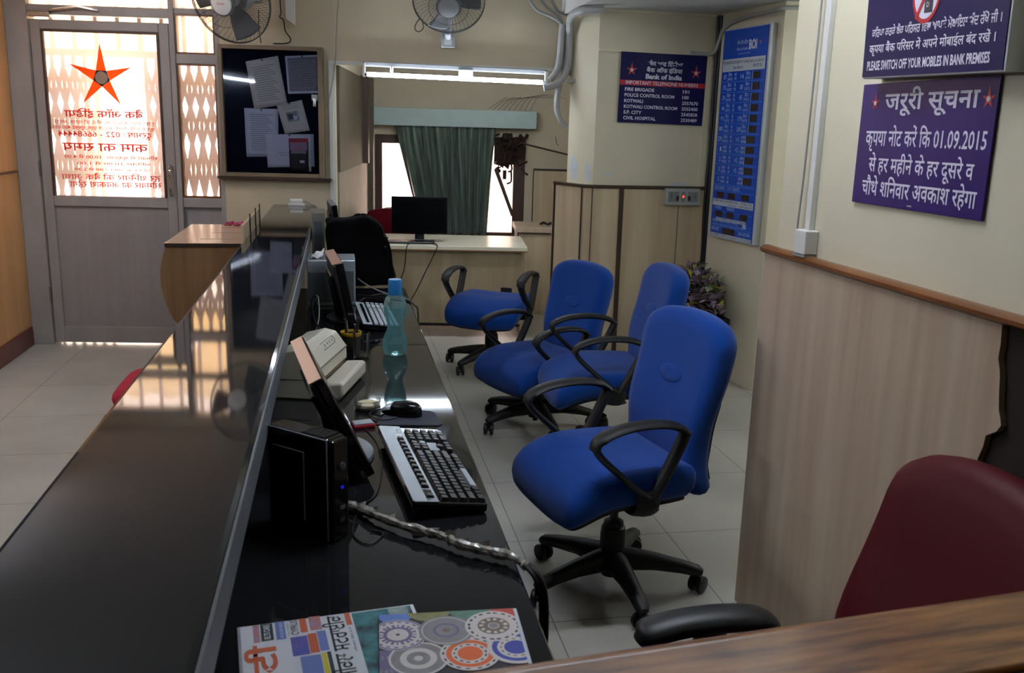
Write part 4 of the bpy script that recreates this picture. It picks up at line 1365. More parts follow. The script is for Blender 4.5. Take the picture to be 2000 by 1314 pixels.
# cables
def cable(name, pts, r, m, label, sub=6):
    o = MB().tube(curve(pts, sub), r, 7).build(name, m)
    return tag(o, label, 'cable')
tc = thing('taped_cable', 'cable bundle wrapped in crinkled tape crossing the near worktop to its edge', 'cable', (0, 0, 0))
pts = curve([(-0.01, 1.895, 0.749), (0.031, 1.858, 0.753), (0.071, 1.80, 0.756), (0.13, 1.737, 0.757), (0.188, 1.690, 0.757), (0.223, 1.647, 0.757), (0.277, 1.610, 0.756), (0.312, 1.582, 0.757), (0.334, 1.540, 0.757)], 6)
random.seed(5)
b = MB().tube(pts, [0.009 + random.uniform(-0.002, 0.003) for _ in pts], 9)
b.v = [(v[0] + random.uniform(-.0012, .0012), v[1] + random.uniform(-.0012, .0012), max(v[2] + random.uniform(-.001, .0015), 0.741)) for v in b.v]
for k in range(9):
    i = 6 + k * 4
    if i + 2 >= len(pts):
        break
    p = Vector(pts[i])
    up_ = random.uniform(0.012, 0.020)
    b.quad([p + Vector((-0.008, 0.002, 0.004)), p + Vector((0.014, -0.006, 0.004)), p + Vector((0.016, -0.002 + random.uniform(-.01, .01), up_)), p + Vector((-0.003, 0.004, up_ * 0.7))])
b.build('tape_wrap', 'tape', tc, smooth=0)
for k, dx in enumerate((-0.004, 0.005)):
    b = MB().tube(curve([(0.327 + dx, 1.556, 0.757), (0.338 + dx, 1.530, 0.757), (0.350 + dx, 1.508, 0.742), (0.357 + dx, 1.497, 0.70), (0.358 + dx, 1.495, 0.60), (0.356 + dx, 1.50, 0.40), (0.34 + dx, 1.52, 0.2), (0.335 + dx, 1.53, 0.006)], 6), 0.0052, 7)
    b.build('lead', 'cable_black', tc)
cable('thin_cable', [(0.048, 2.462, 0.742), (0.086, 2.31, 0.742), (0.094, 2.157, 0.742), (0.075, 1.965, 0.742), (0.034, 1.88, 0.743), (0.018, 1.753, 0.7425), (0.048, 1.702, 0.7425), (0.078, 1.746, 0.7425), (0.052, 1.765, 0.744)], 0.0016, 'cable_black', 'thin black cable looping on the worktop beside the near keyboard')
cable('grey_cable', [(0.085, 4.60, 0.80), (0.13, 4.58, 0.77), (0.20, 4.52, 0.745), (0.27, 4.40, 0.744), (0.325, 4.30, 0.744)], 0.003, 'cable_grey', 'pale grey cable running from under the backpack to the worktop edge')
cable('dark_cable', [(0.08, 4.45, 0.743), (0.17, 4.40, 0.743), (0.25, 4.33, 0.743), (0.31, 4.28, 0.744), (0.334, 4.16, 0.744), (0.34, 4.05, 0.73), (0.34, 4.03, 0.5), (0.33, 4.05, 0.006)], 0.004, 'cable_black', 'black cable hanging over the worktop edge beyond the bottle')
cable('dark_cable', [(-0.06, 3.55, 0.744), (-0.10, 3.62, 0.79), (-0.11, 3.72, 0.84), (-0.10, 3.83, 0.82), (-0.12, 3.97, 0.75), (-0.10, 4.10, 0.744)], 0.004, 'cable_black', 'black cable tangle behind the ribbed monitor against the counter')
cable('grey_cable', [(-0.10, 3.58, 0.745), (-0.085, 3.66, 0.80), (-0.09, 3.76, 0.86), (-0.115, 3.90, 0.83), (-0.13, 4.02, 0.76)], 0.0025, 'cable_grey', 'pale cable arching behind the ribbed monitor')
cable('monitor_cable', [wallpt(0.50, 0.655, 0.70), wallpt(0.49, 0.50, 0.697), wallpt(0.47, 0.36, 0.697), wallpt(0.46, 0.335, 0.66), wallpt(0.44, 0.33, 0.5), wallpt(0.36, 0.34, 0.35), wallpt(0.2, 0.36, 0.25)], 0.004, 'cable_black', 'left black cable hanging down the front of the cabin desk')
cable('monitor_cable', [wallpt(0.64, 0.655, 0.70), wallpt(0.66, 0.50, 0.697), wallpt(0.68, 0.37, 0.697), wallpt(0.68, 0.335, 0.67), wallpt(0.60, 0.33, 0.50), wallpt(0.50, 0.33, 0.30), wallpt(0.4, 0.34, 0.2)], 0.004, 'cable_black', 'right black cable hanging slantwise down the front of the cabin desk')
k4 = thing('keyboard', 'black keyboard seen edge-on on the cream cabin desk', 'keyboard', wallpt(0.46, 0.50, 0.69), BR)
MB().box(-0.17, 0.20, -0.05, 0.06, 0.0, 0.018).build('base', 'gloss_black', k4, smooth=0, bevel=0.004)
MB().box(-0.165, 0.195, -0.052, -0.049, 0.012, 0.016).build('front_edge', 'silver_plastic', k4, smooth=0)

# newspaper: its lines run away from the camera
nw = thing('newspaper', 'folded colour newspaper on the worktop at the bottom edge, partly under the magazine', 'newspaper', (-0.174, 1.418, DZ), math.radians(97.4))
b = MB()
for k in range(3):
    b.box(-0.40, -0.0 - 0.004 * k, -0.292 + 0.006 * k, -0.002 * k, 0.001 + 0.0022 * k, 0.0030 + 0.0022 * k)
b.build('sheets', 'paper', nw, smooth=0, bevel=0.0008)
Z = 0.0078
def rect(name, m, x0, x1, y0, y1, z=Z, par=nw):
    return MB().quad([(x0, y0, z), (x1, y0, z), (x1, y1, z), (x0, y1, z)]).build(name, m, par, smooth=0)
mat('ad_blue', '#6474b0', 0.6)
mat('ad_orange', '#b85a38', 0.6)
mat('ad_purple', '#6a5a98', 0.6, col2='#3f4ba0', vscale=60)
mat('ad_dark', '#22302f', 0.6)
mat('ad_yellow', '#c0b02c', 0.6)
mat('ad_mixed', '#7f8bb8', 0.6, col2='#b86a50', vscale=90)
mat('news_photo', '#3f8a92', 0.55, col2='#16202a', vscale=26, detail=8)
mat('news_photo_pale', '#9aa8a4', 0.55, col2='#5a6a68', vscale=40, detail=8)
MB().text('ਸਾਟੀ', -0.235, -0.072, -0.055, 0.034, Z, flat=True, bold=0.03).build('masthead', 'ad_orange', nw, smooth=0)
MB().text('ਸਰਜੀਕਲ ਸਟਰਾਈਕ', -0.235, -0.012, -0.168, 0.026, Z, flat=True, bold=0.012).build('headline', 'black_ink', nw, smooth=0)
MB().text('CYPRUS', -0.056, -0.010, -0.0945, 0.011, Z, flat=True, bold=0.01).build('advert_title', 'black_ink', nw, smooth=0)
rect('advert', 'ad_dark', -0.062, -0.010, -0.055, -0.036)
rect('advert', 'ad_mixed', -0.064, -0.010, -0.034, -0.024)
rect('advert', 'ad_blue', -0.064, -0.008, -0.074, -0.059)
rect('advert', 'ad_orange', -0.052, -0.008, -0.109, -0.098)
rect('advert', 'ad_mixed', -0.050, -0.006, -0.132, -0.113)
rect('advert', 'ad_purple', -0.118, -0.062, -0.106, -0.080)
rect('advert', 'ad_orange', -0.116, -0.058, -0.121, -0.107)
rect('advert', 'ad_blue', -0.114, -0.054, -0.136, -0.122)
rect('advert', 'ad_blue', -0.19, -0.122, -0.121, -0.090)
rect('advert', 'ad_yellow', -0.19, -0.120, -0.130, -0.122)
rect('advert', 'ad_dark', -0.19, -0.118, -0.137, -0.131)
rect('headline_flash', 'ad_orange', -0.048, -0.008, -0.181, -0.172)
rect('photograph', 'news_photo', -0.32, -0.012, -0.284, -0.184)
rect('photograph', 'news_photo_pale', -0.06, -0.014, -0.278, -0.245, Z + 0.0003)
MB().text('Cap 1 PLUS 1 ..', -0.056, -0.010, -0.080, 0.003, Z, flat=True).build('small_print', 'ink', nw, smooth=0)
b = MB()
for k in range(5):
    b.text('ਪਾਕਿਸਤਾਨ ਅੰਦਰ ਜਾ ਕੇ', -0.13 - 0.06 * (k % 2), -0.055 - 0.06 * (k % 2), -0.178 - 0.0, 0.004, Z, flat=True)
    break
b.build('small_print', 'ink', nw, smooth=0)
MB().text('98147-23210  FREE COUNSELLING', -0.060, -0.012, -0.0705, 0.005, Z + 0.0004, flat=True).build('advert_text', 'paper', nw, smooth=0)
MB().text('IELTS CARE', -0.058, -0.014, -0.050, 0.009, Z + 0.0004, flat=True, bold=0.02).build('advert_text', 'paper', nw, smooth=0)

# magazine with painted plates on its cover
mg = thing('magazine', 'magazine with a cover of painted plates lying on the newspaper', 'magazine', (0.055, 1.41, DZ + 0.0082), math.radians(-2.2))
MB().box(0, 0.232, -0.32, 0, 0.0, 0.0045).build('pages', 'paper', mg, smooth=0, bevel=0.0008)
mat('cover_dark', '#2a2630', 0.35)
MB().quad([(0.0, -0.32, 0.0049), (0.226, -0.32, 0.0049), (0.226, -0.001, 0.0049), (0.0, -0.001, 0.0049)]).build('cover', 'cover_dark', mg, smooth=0)
def clip(poly, ax, lim, keep_less):
    out = []
    for i in range(len(poly)):
        a, c_ = poly[i - 1], poly[i]
        ia = (a[ax] <= lim) == keep_less
        ic = (c_[ax] <= lim) == keep_less
        if ia != ic:
            t_ = (lim - a[ax]) / (c_[ax] - a[ax])
            out.append((a[0] + t_ * (c_[0] - a[0]), a[1] + t_ * (c_[1] - a[1])))
        if ic:
            out.append(c_)
    return out
def ring(mb, cx, cy, ra, rb, z, wob=0, n=48, dots=0):
    for k in range(n):
        if dots and (k * dots // n) % 2:
            continue
        a, c_ = 2 * PI * k / n, 2 * PI * (k + 1) / n
        q = [(cx + ra * math.cos(a), cy + ra * math.sin(a)), (cx + rb * math.cos(a), cy + rb * math.sin(a)), (cx + rb * math.cos(c_), cy + rb * math.sin(c_)), (cx + ra * math.cos(c_), cy + ra * math.sin(c_))]
        for ax_, lim, kl in ((0, 0.2255, True), (0, 0.0005, False), (1, -0.0015, True), (1, -0.319, False)):
            q = clip(q, ax_, lim, kl)
            if len(q) < 3:
                break
        if len(q) >= 3:
            mb.quad([(p_[0], p_[1], z) for p_ in q])
PLM = {'w': mat('plate_white', '#c9c2c0', 0.4), 'p': mat('plate_purple', '#6b6288', 0.4), 'g': mat('plate_grey', '#8a888c', 0.4, var=0.2, vscale=60), 'b': mat('plate_brown', '#77675a', 0.4),
       'o': mat('plate_orange', '#d8622a', 0.4), 'l': mat('plate_blue', '#3a44a0', 0.4), 'y': mat('plate_olive', '#8f8d5a', 0.4, var=0.3, vscale=80), 'n': mat('plate_green', '#5f8a78', 0.4, var=0.3, vscale=80),
       'r': mat('plate_red', '#c0443c', 0.4, var=0.2, vscale=80), 'k': mat('plate_dark', '#2a2836', 0.4), 'u': mat('plate_sky', '#5f7fc8', 0.4)}
R_ = 0.046
plates = [(0.027, -0.005, 0.028, [('u', 0, 1, 0)]), (0.083, 0.008, 0.038, [('y', 0, 1, 0)]), (0.158, 0.010, 0.044, [('n', 0, 1, 0)]), (0.222, -0.005, 0.036, [('r', 0, 1, 0)]),
          (0.010, -0.150, 0.040, [('p', 0, 1, 0), ('g', .35, .6, 30)]),
          (0.060, -0.138, R_, [('w', 0, 1, 0), ('g', .62, .92, 0), ('w', .45, .58, 0), ('g', .15, .4, 0)]),
          (0.140, -0.132, R_ * 1.02, [('w', 0, 1, 0), ('k', .86, .92, 34), ('o', .62, .8, 0), ('k', .5, .56, 26), ('o', 0, .42, 0)]),
          (0.214, -0.122, R_, [('w', 0, 1, 0), ('l', .66, .84, 0), ('b', .5, .56, 26), ('l', 0, .42, 0)]),
          (0.030, -0.068, R_, [('w', 0, 1, 0), ('p', .90, .97, 0), ('p', .78, .86, 36), ('p', .38, .66, 0), ('w', .50, .68, 40), ('w', 0, .24, 14), ('k', 0, .07, 0)]),
          (0.108, -0.062, R_ * 0.97, [('g', 0, 1, 0), ('w', .86, .9, 0), ('p', .38, .48, 0), ('b', 0, .14, 0)]),
          (0.186, -0.056, R_ * 1.02, [('w', 0, 1, 0), ('k', .82, .9, 40), ('b', .2, .56, 0), ('w', .36, .5, 22), ('g', 0, .17, 0)])]
for i, (px_, py_, rr, rings) in enumerate(plates):
    po = None
    for q, (mm, a, c_, dots) in enumerate(rings):
        b = MB()
        ring(b, px_, py_, rr * max(a, 0.001), rr * c_, 0.0052 + 0.00012 * i + 0.00003 * q, n=72 if dots else 40, dots=dots)
        if not b.v:
            continue
        o = b.build('printed_plate' if po is None else 'plate_pattern', PLM[mm], mg if po is None else po, smooth=0)
        po = po or o
MB().quad([(0.2262, -0.32, 0.00495), (0.2318, -0.32, 0.00495), (0.2318, -0.06, 0.00495), (0.2262, -0.001, 0.00495)]).build('cover_edge', 'strip_white', mg, smooth=0)
# ================================================================== signs
def emblem(root, cx, cz, R, y, name='star_emblem', m='star_red'):
    b = MB()
    star(b, cx, cz, R, R * 0.36, y, top=1.35)
    o = b.build(name, m, root, smooth=0)
    b = MB().lathe([(0, 0), (R * 0.26, 0), (R * 0.26, 0.0004)], 16, Matrix.Translation((cx, y - 0.0005, cz)) @ Matrix.Rotation(PI / 2, 4, 'X'))
    b.build('emblem_centre', 'plate_white', o, smooth=0)
    return o
WALL_R = 1.335
# mobile phone sign: shallow box leaning out at the top
s1 = thing('wall_sign', 'dark blue box sign with a crossed-out mobile phone, topmost on the right wall', 'sign', (WALL_R - 0.022, 1.922, 1.688), -PI / 2)
s1.rotation_euler = (math.radians(2.0), math.radians(1.0), -PI / 2)
MB().box(-0.256, 0.256, -0.03, 0.018, 0, 0.42).build('box', 'rate_frame', s1, smooth=0, bevel=0.002)
MB().box(-0.256, 0.250, -0.032, -0.0298, 0.004, 0.415).build('face', 'sign_navy', s1, smooth=0)
y = -0.0328
MB().text('PLEASE SWITCH OFF YOUR MOBILES IN BANK PREMISES', -0.236, 0.210, 0.020, 0.0195, y, bold=0.025).build('lettering', 'sign_white', s1, smooth=0)
MB().text('कृपया बैंक परिसर में अपने मोबाईल बंद रखें ।', -0.232, 0.220, 0.060, 0.0180, y, bold=0.012).build('lettering', 'sign_white', s1, smooth=0)
MB().text('ਕ੍ਰਿਪਾ ਕਰਕੇ ਬੈਂਕ ਪਰਿਸਰ ਵਿੱਚ ਆਪਣੇ ਮੋਬਾਇਲ ਬੰਦ ਰੱਖੋ ਜੀ ।'.replace('\u0a4d', ''), -0.226, 0.232, 0.096, 0.0180, y, bold=0.012).build('lettering', 'sign_white', s1, smooth=0)
b = MB()
RX, RZ, CX, CZ = 0.052, 0.070, -0.020, 0.182
def ell(b, r0_, r1_, yy, m_=48):
    for k in range(m_):
        a, c_ = 2 * PI * k / m_, 2 * PI * (k + 1) / m_
        b.quad([(CX + RX * r0_ * math.cos(a), yy, CZ + RZ * r0_ * math.sin(a)), (CX + RX * r1_ * math.cos(a), yy, CZ + RZ * r1_ * math.sin(a)),
                (CX + RX * r1_ * math.cos(c_), yy, CZ + RZ * r1_ * math.sin(c_)), (CX + RX * r0_ * math.cos(c_), yy, CZ + RZ * r0_ * math.sin(c_))])
    return b
pg = ell(MB(), 0.001, 0.9, y).build('pictogram_disc', 'sign_white', s1, smooth=0)
ell(MB(), 0.86, 1.0, y - 0.0003).build('pictogram_ring', 'sign_red', s1, smooth=0)
MB().box(CX - 0.004, CX + 0.026, y - 0.0004, y - 0.0002, CZ - 0.048, CZ + 0.05).build('pictogram_phone', 'plate_dark', pg, smooth=0)
MB().box(CX, CX + 0.022, y - 0.0006, y - 0.0004, CZ - 0.005, CZ + 0.035).build('pictogram_screen', 'plate_sky', pg, smooth=0)
MB().text('D', CX + 0.004, CX + 0.013, CZ - 0.036, 0.010, y - 0.0007).build('phone_mark', 'sign_white', pg, smooth=0)
b = MB().quad([(CX - 0.036, y - 0.0009, CZ - 0.056), (CX - 0.028, y - 0.0009, CZ - 0.060), (CX + 0.036, y - 0.0009, CZ + 0.048), (CX + 0.028, y - 0.0009, CZ + 0.053)])
b.build('pictogram_slash', 'sign_red', s1, smooth=0)

# holiday notice sign
s2 = thing('wall_sign', 'purple sheet sign with large white Hindi lines below the box sign on the right wall', 'sign', (WALL_R - 0.004, 1.988, 1.385), -PI / 2)
MB().box(-0.255, 0.255, -0.004, 0.0, 0, 0.297).build('sheet', 'sign_purple', s2, smooth=0, bevel=0.001)
y = -0.0048
b = MB()
b.text('जरूरी सूचना', -0.150, 0.200, 0.234, 0.037, y, bold=0.018)
b.text('कृपया नोट करें कि 01.09.2015', -0.218, 0.240, 0.147, 0.036, y, bold=0.012)
b.text('से हर महीने के हर दूसरे व', -0.192, 0.212, 0.083, 0.034, y, bold=0.012)
b.text('चौथे शनिवार अवकाश रहेगा', -0.212, 0.232, 0.024, 0.036, y, bold=0.012)
b.build('lettering', 'sign_white', s2, smooth=0)
emblem(s2, -0.192, 0.250, 0.019, y)
emblem(s2, 0.228, 0.250, 0.022, y)
MB().box(-0.01, 0.008, y - 0.0002, y, 0.008, 0.011).build('maker_mark', 'rate_frame', s2, smooth=0)

# telephone numbers sign on the pillar
s3 = thing('wall_sign', 'dark blue sign of telephone numbers with a red band on the pillar', 'sign', (2.043, 5.838, 1.601), 0)
s3.rotation_euler = (0, math.radians(0.8), 0)
MB().box(-0.286, 0.286, -0.006, 0.0, 0, 0.434).build('plate', 'sign_navy', s3, smooth=0, bevel=0.001)
y = -0.0068
MB().box(-0.286, 0.286, y + 0.0004, y + 0.0006, 0.232, 0.263).build('red_band', 'sign_red', s3, smooth=0)
b = MB()
b.text('ਬੈਂਕ ਆਫ ਇੰਡੀਆ', -0.115, 0.125, 0.358, 0.024, y, bold=0.02)
b.text('बैंक ऑफ इंडिया', -0.115, 0.125, 0.318, 0.024, y, bold=0.02)
b.text('Bank of India', -0.118, 0.125, 0.277, 0.027, y, bold=0.035)
b.build('bank_name', 'sign_white', s3, smooth=0)
MB().text('IMPORTANT TELEPHONE NUMBERS', -0.247, 0.238, 0.238, 0.021, y, bold=0.005).build('band_lettering', 'sign_white', s3, smooth=0)
ent = [('FIRE BRIGADE', '101', 0.195, 0.044), ('POLICE CONTROL ROOM', '100', 0.333, 0.044), ('KOTWALI', '2557670', 0.125, 0.11), ('KOTWALI CONTROL ROOM', '2555400', 0.358, 0.11),
       ('S.P. CITY', '2545858', 0.12, 0.11), ('CIVIL HOSPITAL', '2530489', 0.218, 0.11)]
for i, (a, n_, wd, nw_) in enumerate(ent):
    z = 0.197 - 0.0355 * i
    b = MB()
    b.text(a, -0.250, -0.250 + wd, z, 0.019, y, bold=0.02)
    b.build('entry_name', 'sign_white', s3, smooth=0)
    MB().text(n_, 0.138, 0.138 + nw_, z, 0.019, y, bold=0.02).build('entry_number', 'sign_white', s3, smooth=0)
emblem(s3, -0.213, 0.325, 0.038, y)
emblem(s3, 0.218, 0.325, 0.038, y)

# interest rate board on the recess wall
ang = math.atan2(-0.482, 0.066)
rb = thing('rate_board', 'tall blue interest rate board with rows of dark number windows', 'sign board', (2.414, 5.438, 0.905), ang)
Wd, Hh = 0.49, 1.265
MB().box(-Wd / 2 - 0.006, Wd / 2 + 0.016, 0.0, 0.040, -0.006, Hh + 0.01).build('frame', 'rate_frame', rb, smooth=0, bevel=0.003)
MB().box(-Wd / 2, Wd / 2 - 0.004, -0.004, 0.0, 0.0, Hh).build('face', 'rate_blue', rb, smooth=0)
y = -0.0046
L, R = -Wd / 2 + 0.02, Wd / 2 - 0.024
b = MB()
b.text('बैंक ऑफ इंडिया', -0.085, 0.035, 1.175, 0.020, y, bold=0.005)
b.text('Bank of India', -0.085, 0.035, 1.140, 0.018, y, bold=0.005)
b.text('Relationship beyond banking', -0.07, 0.06, 1.118, 0.008, y)
b.build('bank_name', 'rate_text', rb, smooth=0)
MB().text('BOI', 0.045, 0.13, 1.142, 0.05, y, bold=0.04).build('bank_initials', 'sign_white', rb, smooth=0)
emblem(rb, 0.165, 1.175, 0.014, y, m='star_orange')
MB().box(L - 0.012, R + 0.01, y, y + 0.0004, 1.020, 1.095).build('heading_strip', 'strip_white', rb, smooth=0)
b = MB()
b.text('घरेलू सावधि जमा पर ब्याज दर', L - 0.005, -0.01, 1.064, 0.017, y - 0.0004)
b.text('INTEREST RATE ON DEPOSITS', 0.0, R, 1.064, 0.014, y - 0.0004)
b.text('TERM PERIOD', -0.12, 0.0, 1.032, 0.015, y - 0.0004)
b.text('RATE %', 0.11, 0.2, 1.036, 0.017, y - 0.0004)
b.build('heading_lettering', 'black_ink', rb, smooth=0)
rws = [('07', 'दिन', 'DAYS', '14', 'दिन', 'DAYS'), ('15', 'दिन', 'DAYS', '30', 'दिन', 'DAYS'), ('31', 'दिन', 'DAYS', '45', 'दिन', 'DAYS'), ('46', 'दिन', 'DAYS', '90', 'दिन', 'DAYS'),
       ('91', 'दिन', 'DAYS', '179', 'दिन', 'DAYS'), ('180', 'दिन', 'DAYS', '269', 'दिन', 'DAYS'), ('270', 'दिन', 'DAYS', '<1', 'वर्ष', 'YEAR'), ('1', 'वर्ष', 'YEAR', '<2', 'वर्ष', 'YEARS'),
       ('2', 'वर्ष', 'YEARS', '<3', 'वर्ष', 'YEARS'), ('3', 'वर्ष', 'YEARS', '<5', 'वर्ष', 'YEARS'), ('5', 'वर्ष', 'YEARS', '', 'अधिक', 'ABOVE')]
tx, lines = MB(), MB()
ztop, dz = 1.020, 0.0625
for i, (a, h1, e1, c_, h2, e2) in enumerate(rws):
    z = ztop - dz * (i + 1)
    tx = MB()
    w_ = 0.016 * len(a)
    tx.text(a, L + 0.042 - w_, L + 0.042, z + 0.018, 0.026, y)
    tx.text(h1, L + 0.062, L + 0.105, z + 0.034, 0.017, y)
    tx.text(e1, L + 0.056, L + 0.112, z + 0.010, 0.016, y)
    tx.text('से' if i < 10 else 'व', L + 0.135, L + 0.155, z + 0.034, 0.016, y)
    tx.text('TO' if i < 10 else '&', L + 0.133, L + 0.160, z + 0.010, 0.016, y)
    if c_:
        tx.text(c_, L + 0.205, L + 0.205 + 0.016 * len(c_), z + 0.016, 0.026, y)
    tx.text(h2, L + 0.265, L + 0.305, z + 0.034, 0.017, y)
    tx.text(e2, L + 0.258, L + 0.314, z + 0.010, 0.016, y)
    tx.build('row_lettering', 'rate_text', rb, smooth=0)
    lines.box(L - 0.012, R + 0.01, y - 0.0002, y + 0.0004, z - 0.001, z + 0.002)
    x0 = 0.115 if i < 6 else 0.095
    wn = MB().box(x0, x0 + (0.075 if i < 6 else 0.09), y - 0.002, y + 0.002, z + 0.012, z + 0.052).build('number_window', 'led_dark', rb, smooth=0)
    MB().box(x0 - 0.006, x0 - 0.003, y - 0.001, y + 0.001, z + 0.008, z + 0.054).build('window_edge', 'strip_white', wn, smooth=0)
tx = MB()
tx.text('555 DAYS', L, L + 0.12, 0.298, 0.022, y)
tx.text('1111 DAYS', L + 0.15, L + 0.29, 0.298, 0.022, y)
tx.text('HOUSING', L + 0.02, L + 0.10, 0.176, 0.018, y)
tx.text('VEHICLE', L + 0.16, L + 0.25, 0.176, 0.018, y)
tx.text('आधार दर में बदलाव हो सकता है नियम लागू', L, L + 0.30, 0.094, 0.015, y)
tx.text('conditions apply please contact the branch', L, L + 0.36, 0.074, 0.008, y)
tx.text('HELPLINE', L - 0.005, L + 0.085, 0.040, 0.018, y)
tx.text('DEAR CUSTOMER', R - 0.13, R, 0.036, 0.018, y)
tx.build('small_lettering', 'rate_text', rb, smooth=0)
for z in (0.325, 0.29, 0.16, 0.085, 0.068, 0.06):
    lines.box(L - 0.012, R + 0.01, y - 0.0002, y + 0.0004, z - 0.001, z + 0.0015)
lines.build('row_line', 'rate_line', rb, smooth=0)
for z, zz in ((0.248, 0.284), (0.128, 0.164)):
    for x in (L + 0.03, L + 0.165, L + 0.32):
        MB().box(x, x + 0.08, y - 0.002, y + 0.002, z, zz).build('number_window', 'led_dark', rb, smooth=0)
MB().box(-0.09, 0.045, y - 0.002, y + 0.002, 0.026, 0.062).build('number_window', 'led_dark', rb, smooth=0)
st = MB().box(L - 0.012, R + 0.01, y, y + 0.0004, 0.198, 0.240).box(L + 0.04, R - 0.06, y, y + 0.0004, 0.104, 0.122).box(L - 0.02, R + 0.016, y, y + 0.0004, 0.002, 0.022)
st.box(0.13, 0.17, y, y + 0.0004, 0.078, 0.106)
st.build('white_strip', 'strip_white', rb, smooth=0)
b = MB()
b.text('INTEREST RATE ON HOUSING LOAN', L - 0.005, 0.06, 0.222, 0.013, y - 0.0004)
b.text('VEHICLE LOAN', -0.05, 0.05, 0.203, 0.010, y - 0.0004)
b.text('INTEREST ON', 0.09, R - 0.01, 0.222, 0.012, y - 0.0004)
b.text('SAVING BANK A/C', 0.075, R, 0.203, 0.012, y - 0.0004)
b.text('SB A/C INTEREST PAID HALF YEARLY', L + 0.045, R - 0.065, 0.108, 0.010, y - 0.0004)
b.text('WE ARE HERE TO SERVE YOU PLEASE ASK AT THE COUNTER', L - 0.01, R + 0.01, 0.006, 0.011, y - 0.0004)
b.build('strip_lettering', 'black_ink', rb, smooth=0)
MB().box(-Wd / 2 - 0.004, Wd / 2, -0.0046, 0.0, -0.004, 0.0).build('base_line', 'strip_white', rb, smooth=0)

# ================================================================== electrical fittings
sk = thing('socket_board', 'grey socket board with a glowing red lamp on the pillar panelling', 'socket', (2.215, 5.826, 1.085))
MB().box(-0.118, 0.118, -0.045, 0.0, 0, 0.108).build('box', 'socket_plate', sk, smooth=0, bevel=0.004)
for sx in (-1, 1):
    x = 0.066 * sx
    MB().box(x - 0.036, x + 0.036, -0.048, -0.045, 0.022, 0.088).build('socket_module', 'socket_grey', sk, smooth=0, bevel=0.001)
    ho = MB()
    hx = x + 0.016 * sx
    for dx, dz_ in ((0, 0.019), (-0.008, 0.005), (0.008, 0.005), (-0.008, -0.006), (0.008, -0.006)):
        ho.lathe([(0.0, 0.0), (0.0036, 0.0), (0.0036, 0.001)], 10, Matrix.Translation((hx, -0.048, 0.055 + dz_)) @ Matrix.Rotation(PI / 2, 4, 'X'))
    ho.build('socket_hole', 'cable_black', sk)
    MB().box(x - 0.026 * sx - 0.008, x - 0.026 * sx + 0.008, -0.052, -0.048, 0.030, 0.060).build('switch', 'black_plastic', sk, smooth=0, bevel=0.001)
MB().box(-0.014, 0.014, -0.048, -0.045, 0.022, 0.088).build('lamp_module', 'socket_grey', sk, smooth=0)
MB().blob((0, -0.049, 0.057), (0.006, 0.004, 0.008), 12, 8).build('indicator_lamp', 'red_lamp', sk)
sb = thing('switch_box', 'small white switch box standing on the wooden trim of the right wall', 'switch', (1.322, 2.44, 1.220), -PI / 2)
MB().box(-0.032, 0.032, -0.028, 0.012, 0, 0.068).build('box', 'white_plastic', sb, smooth=0, bevel=0.003)
MB().box(-0.032, 0.032, -0.028, 0.012, -0.008, -0.001).build('base_plate', 'socket_grey', sb, smooth=0)
# its switches face the recess
MB().box(-0.035, -0.032, -0.022, 0.006, 0.028, 0.050).build('switch', 'sign_white', sb, smooth=0, bevel=0.001)
MB().box(-0.0345, -0.032, -0.012, -0.006, 0.056, 0.062).box(-0.0345, -0.032, -0.012, -0.004, 0.014, 0.018).build('socket_hole', 'cable_black', sb, smooth=0)
tr = MB().box(1.317, 1.335, 2.436, 2.462, 1.288, 2.6)
tag(tr.build('cable_trunking', 'white_plastic', smooth=0, bevel=0.002), 'white vertical cable trunking above the small switch box on the right wall', 'trunking')
cable('flex', [(1.322, 2.492, 2.3), (1.320, 2.492, 2.0), (1.318, 2.491, 1.7), (1.316, 2.492, 1.45), (1.314, 2.497, 1.245), (1.316, 2.46, 1.222)], 0.003, 'cable_grey', 'thin grey flex hanging left of the white trunking')

def onb(n, pts, r, m, label, cat, sub=5):
    o = inwall(MB().tube(curve(pts, sub), r, 10)).build(n, m)
    return tag(o, label, cat)
onb('conduit_pipe', [(1.70, -0.56, 2.262), (1.64, -0.54, 2.262), (1.56, -0.47, 2.262), (1.535, -0.25, 2.25), (1.545, -0.12, 2.18), (1.550, -0.10, 2.05), (1.545, -0.10, 1.96), (1.515, -0.10, 1.885), (1.46, -0.10, 1.835), (1.39, -0.10, 1.815)], 0.024, 'conduit', 'thick pale conduit bending from the lowered ceiling to the right end of the tube', 'pipe')
onb('conduit_pipe', [(1.500, -0.10, 2.22), (1.494, -0.10, 2.12), (1.490, -0.10, 2.02), (1.476, -0.10, 1.935), (1.43, -0.095, 1.865)], 0.022, 'conduit', 'shorter pale conduit just left of the thick one by the beam end', 'pipe')
onb('conduit_pipe', [(1.500, -0.05, 1.84), (1.487, -0.045, 1.76), (1.488, -0.04, 1.69), (1.512, -0.035, 1.615), (1.555, -0.03, 1.565)], 0.020, 'conduit', 'pale conduit dropping below the beam end and curving right behind the pillar edge', 'pipe')
onb('conduit_pipe', [(1.545, -0.12, 1.86), (1.60, -0.12, 1.868), (1.635, -0.12, 1.89), (1.70, -0.13, 2.01), (1.745, -0.14, 2.08)], 0.013, 'conduit', 'thin conduit slanting up to the right against the pillar', 'pipe')
random.seed(3)
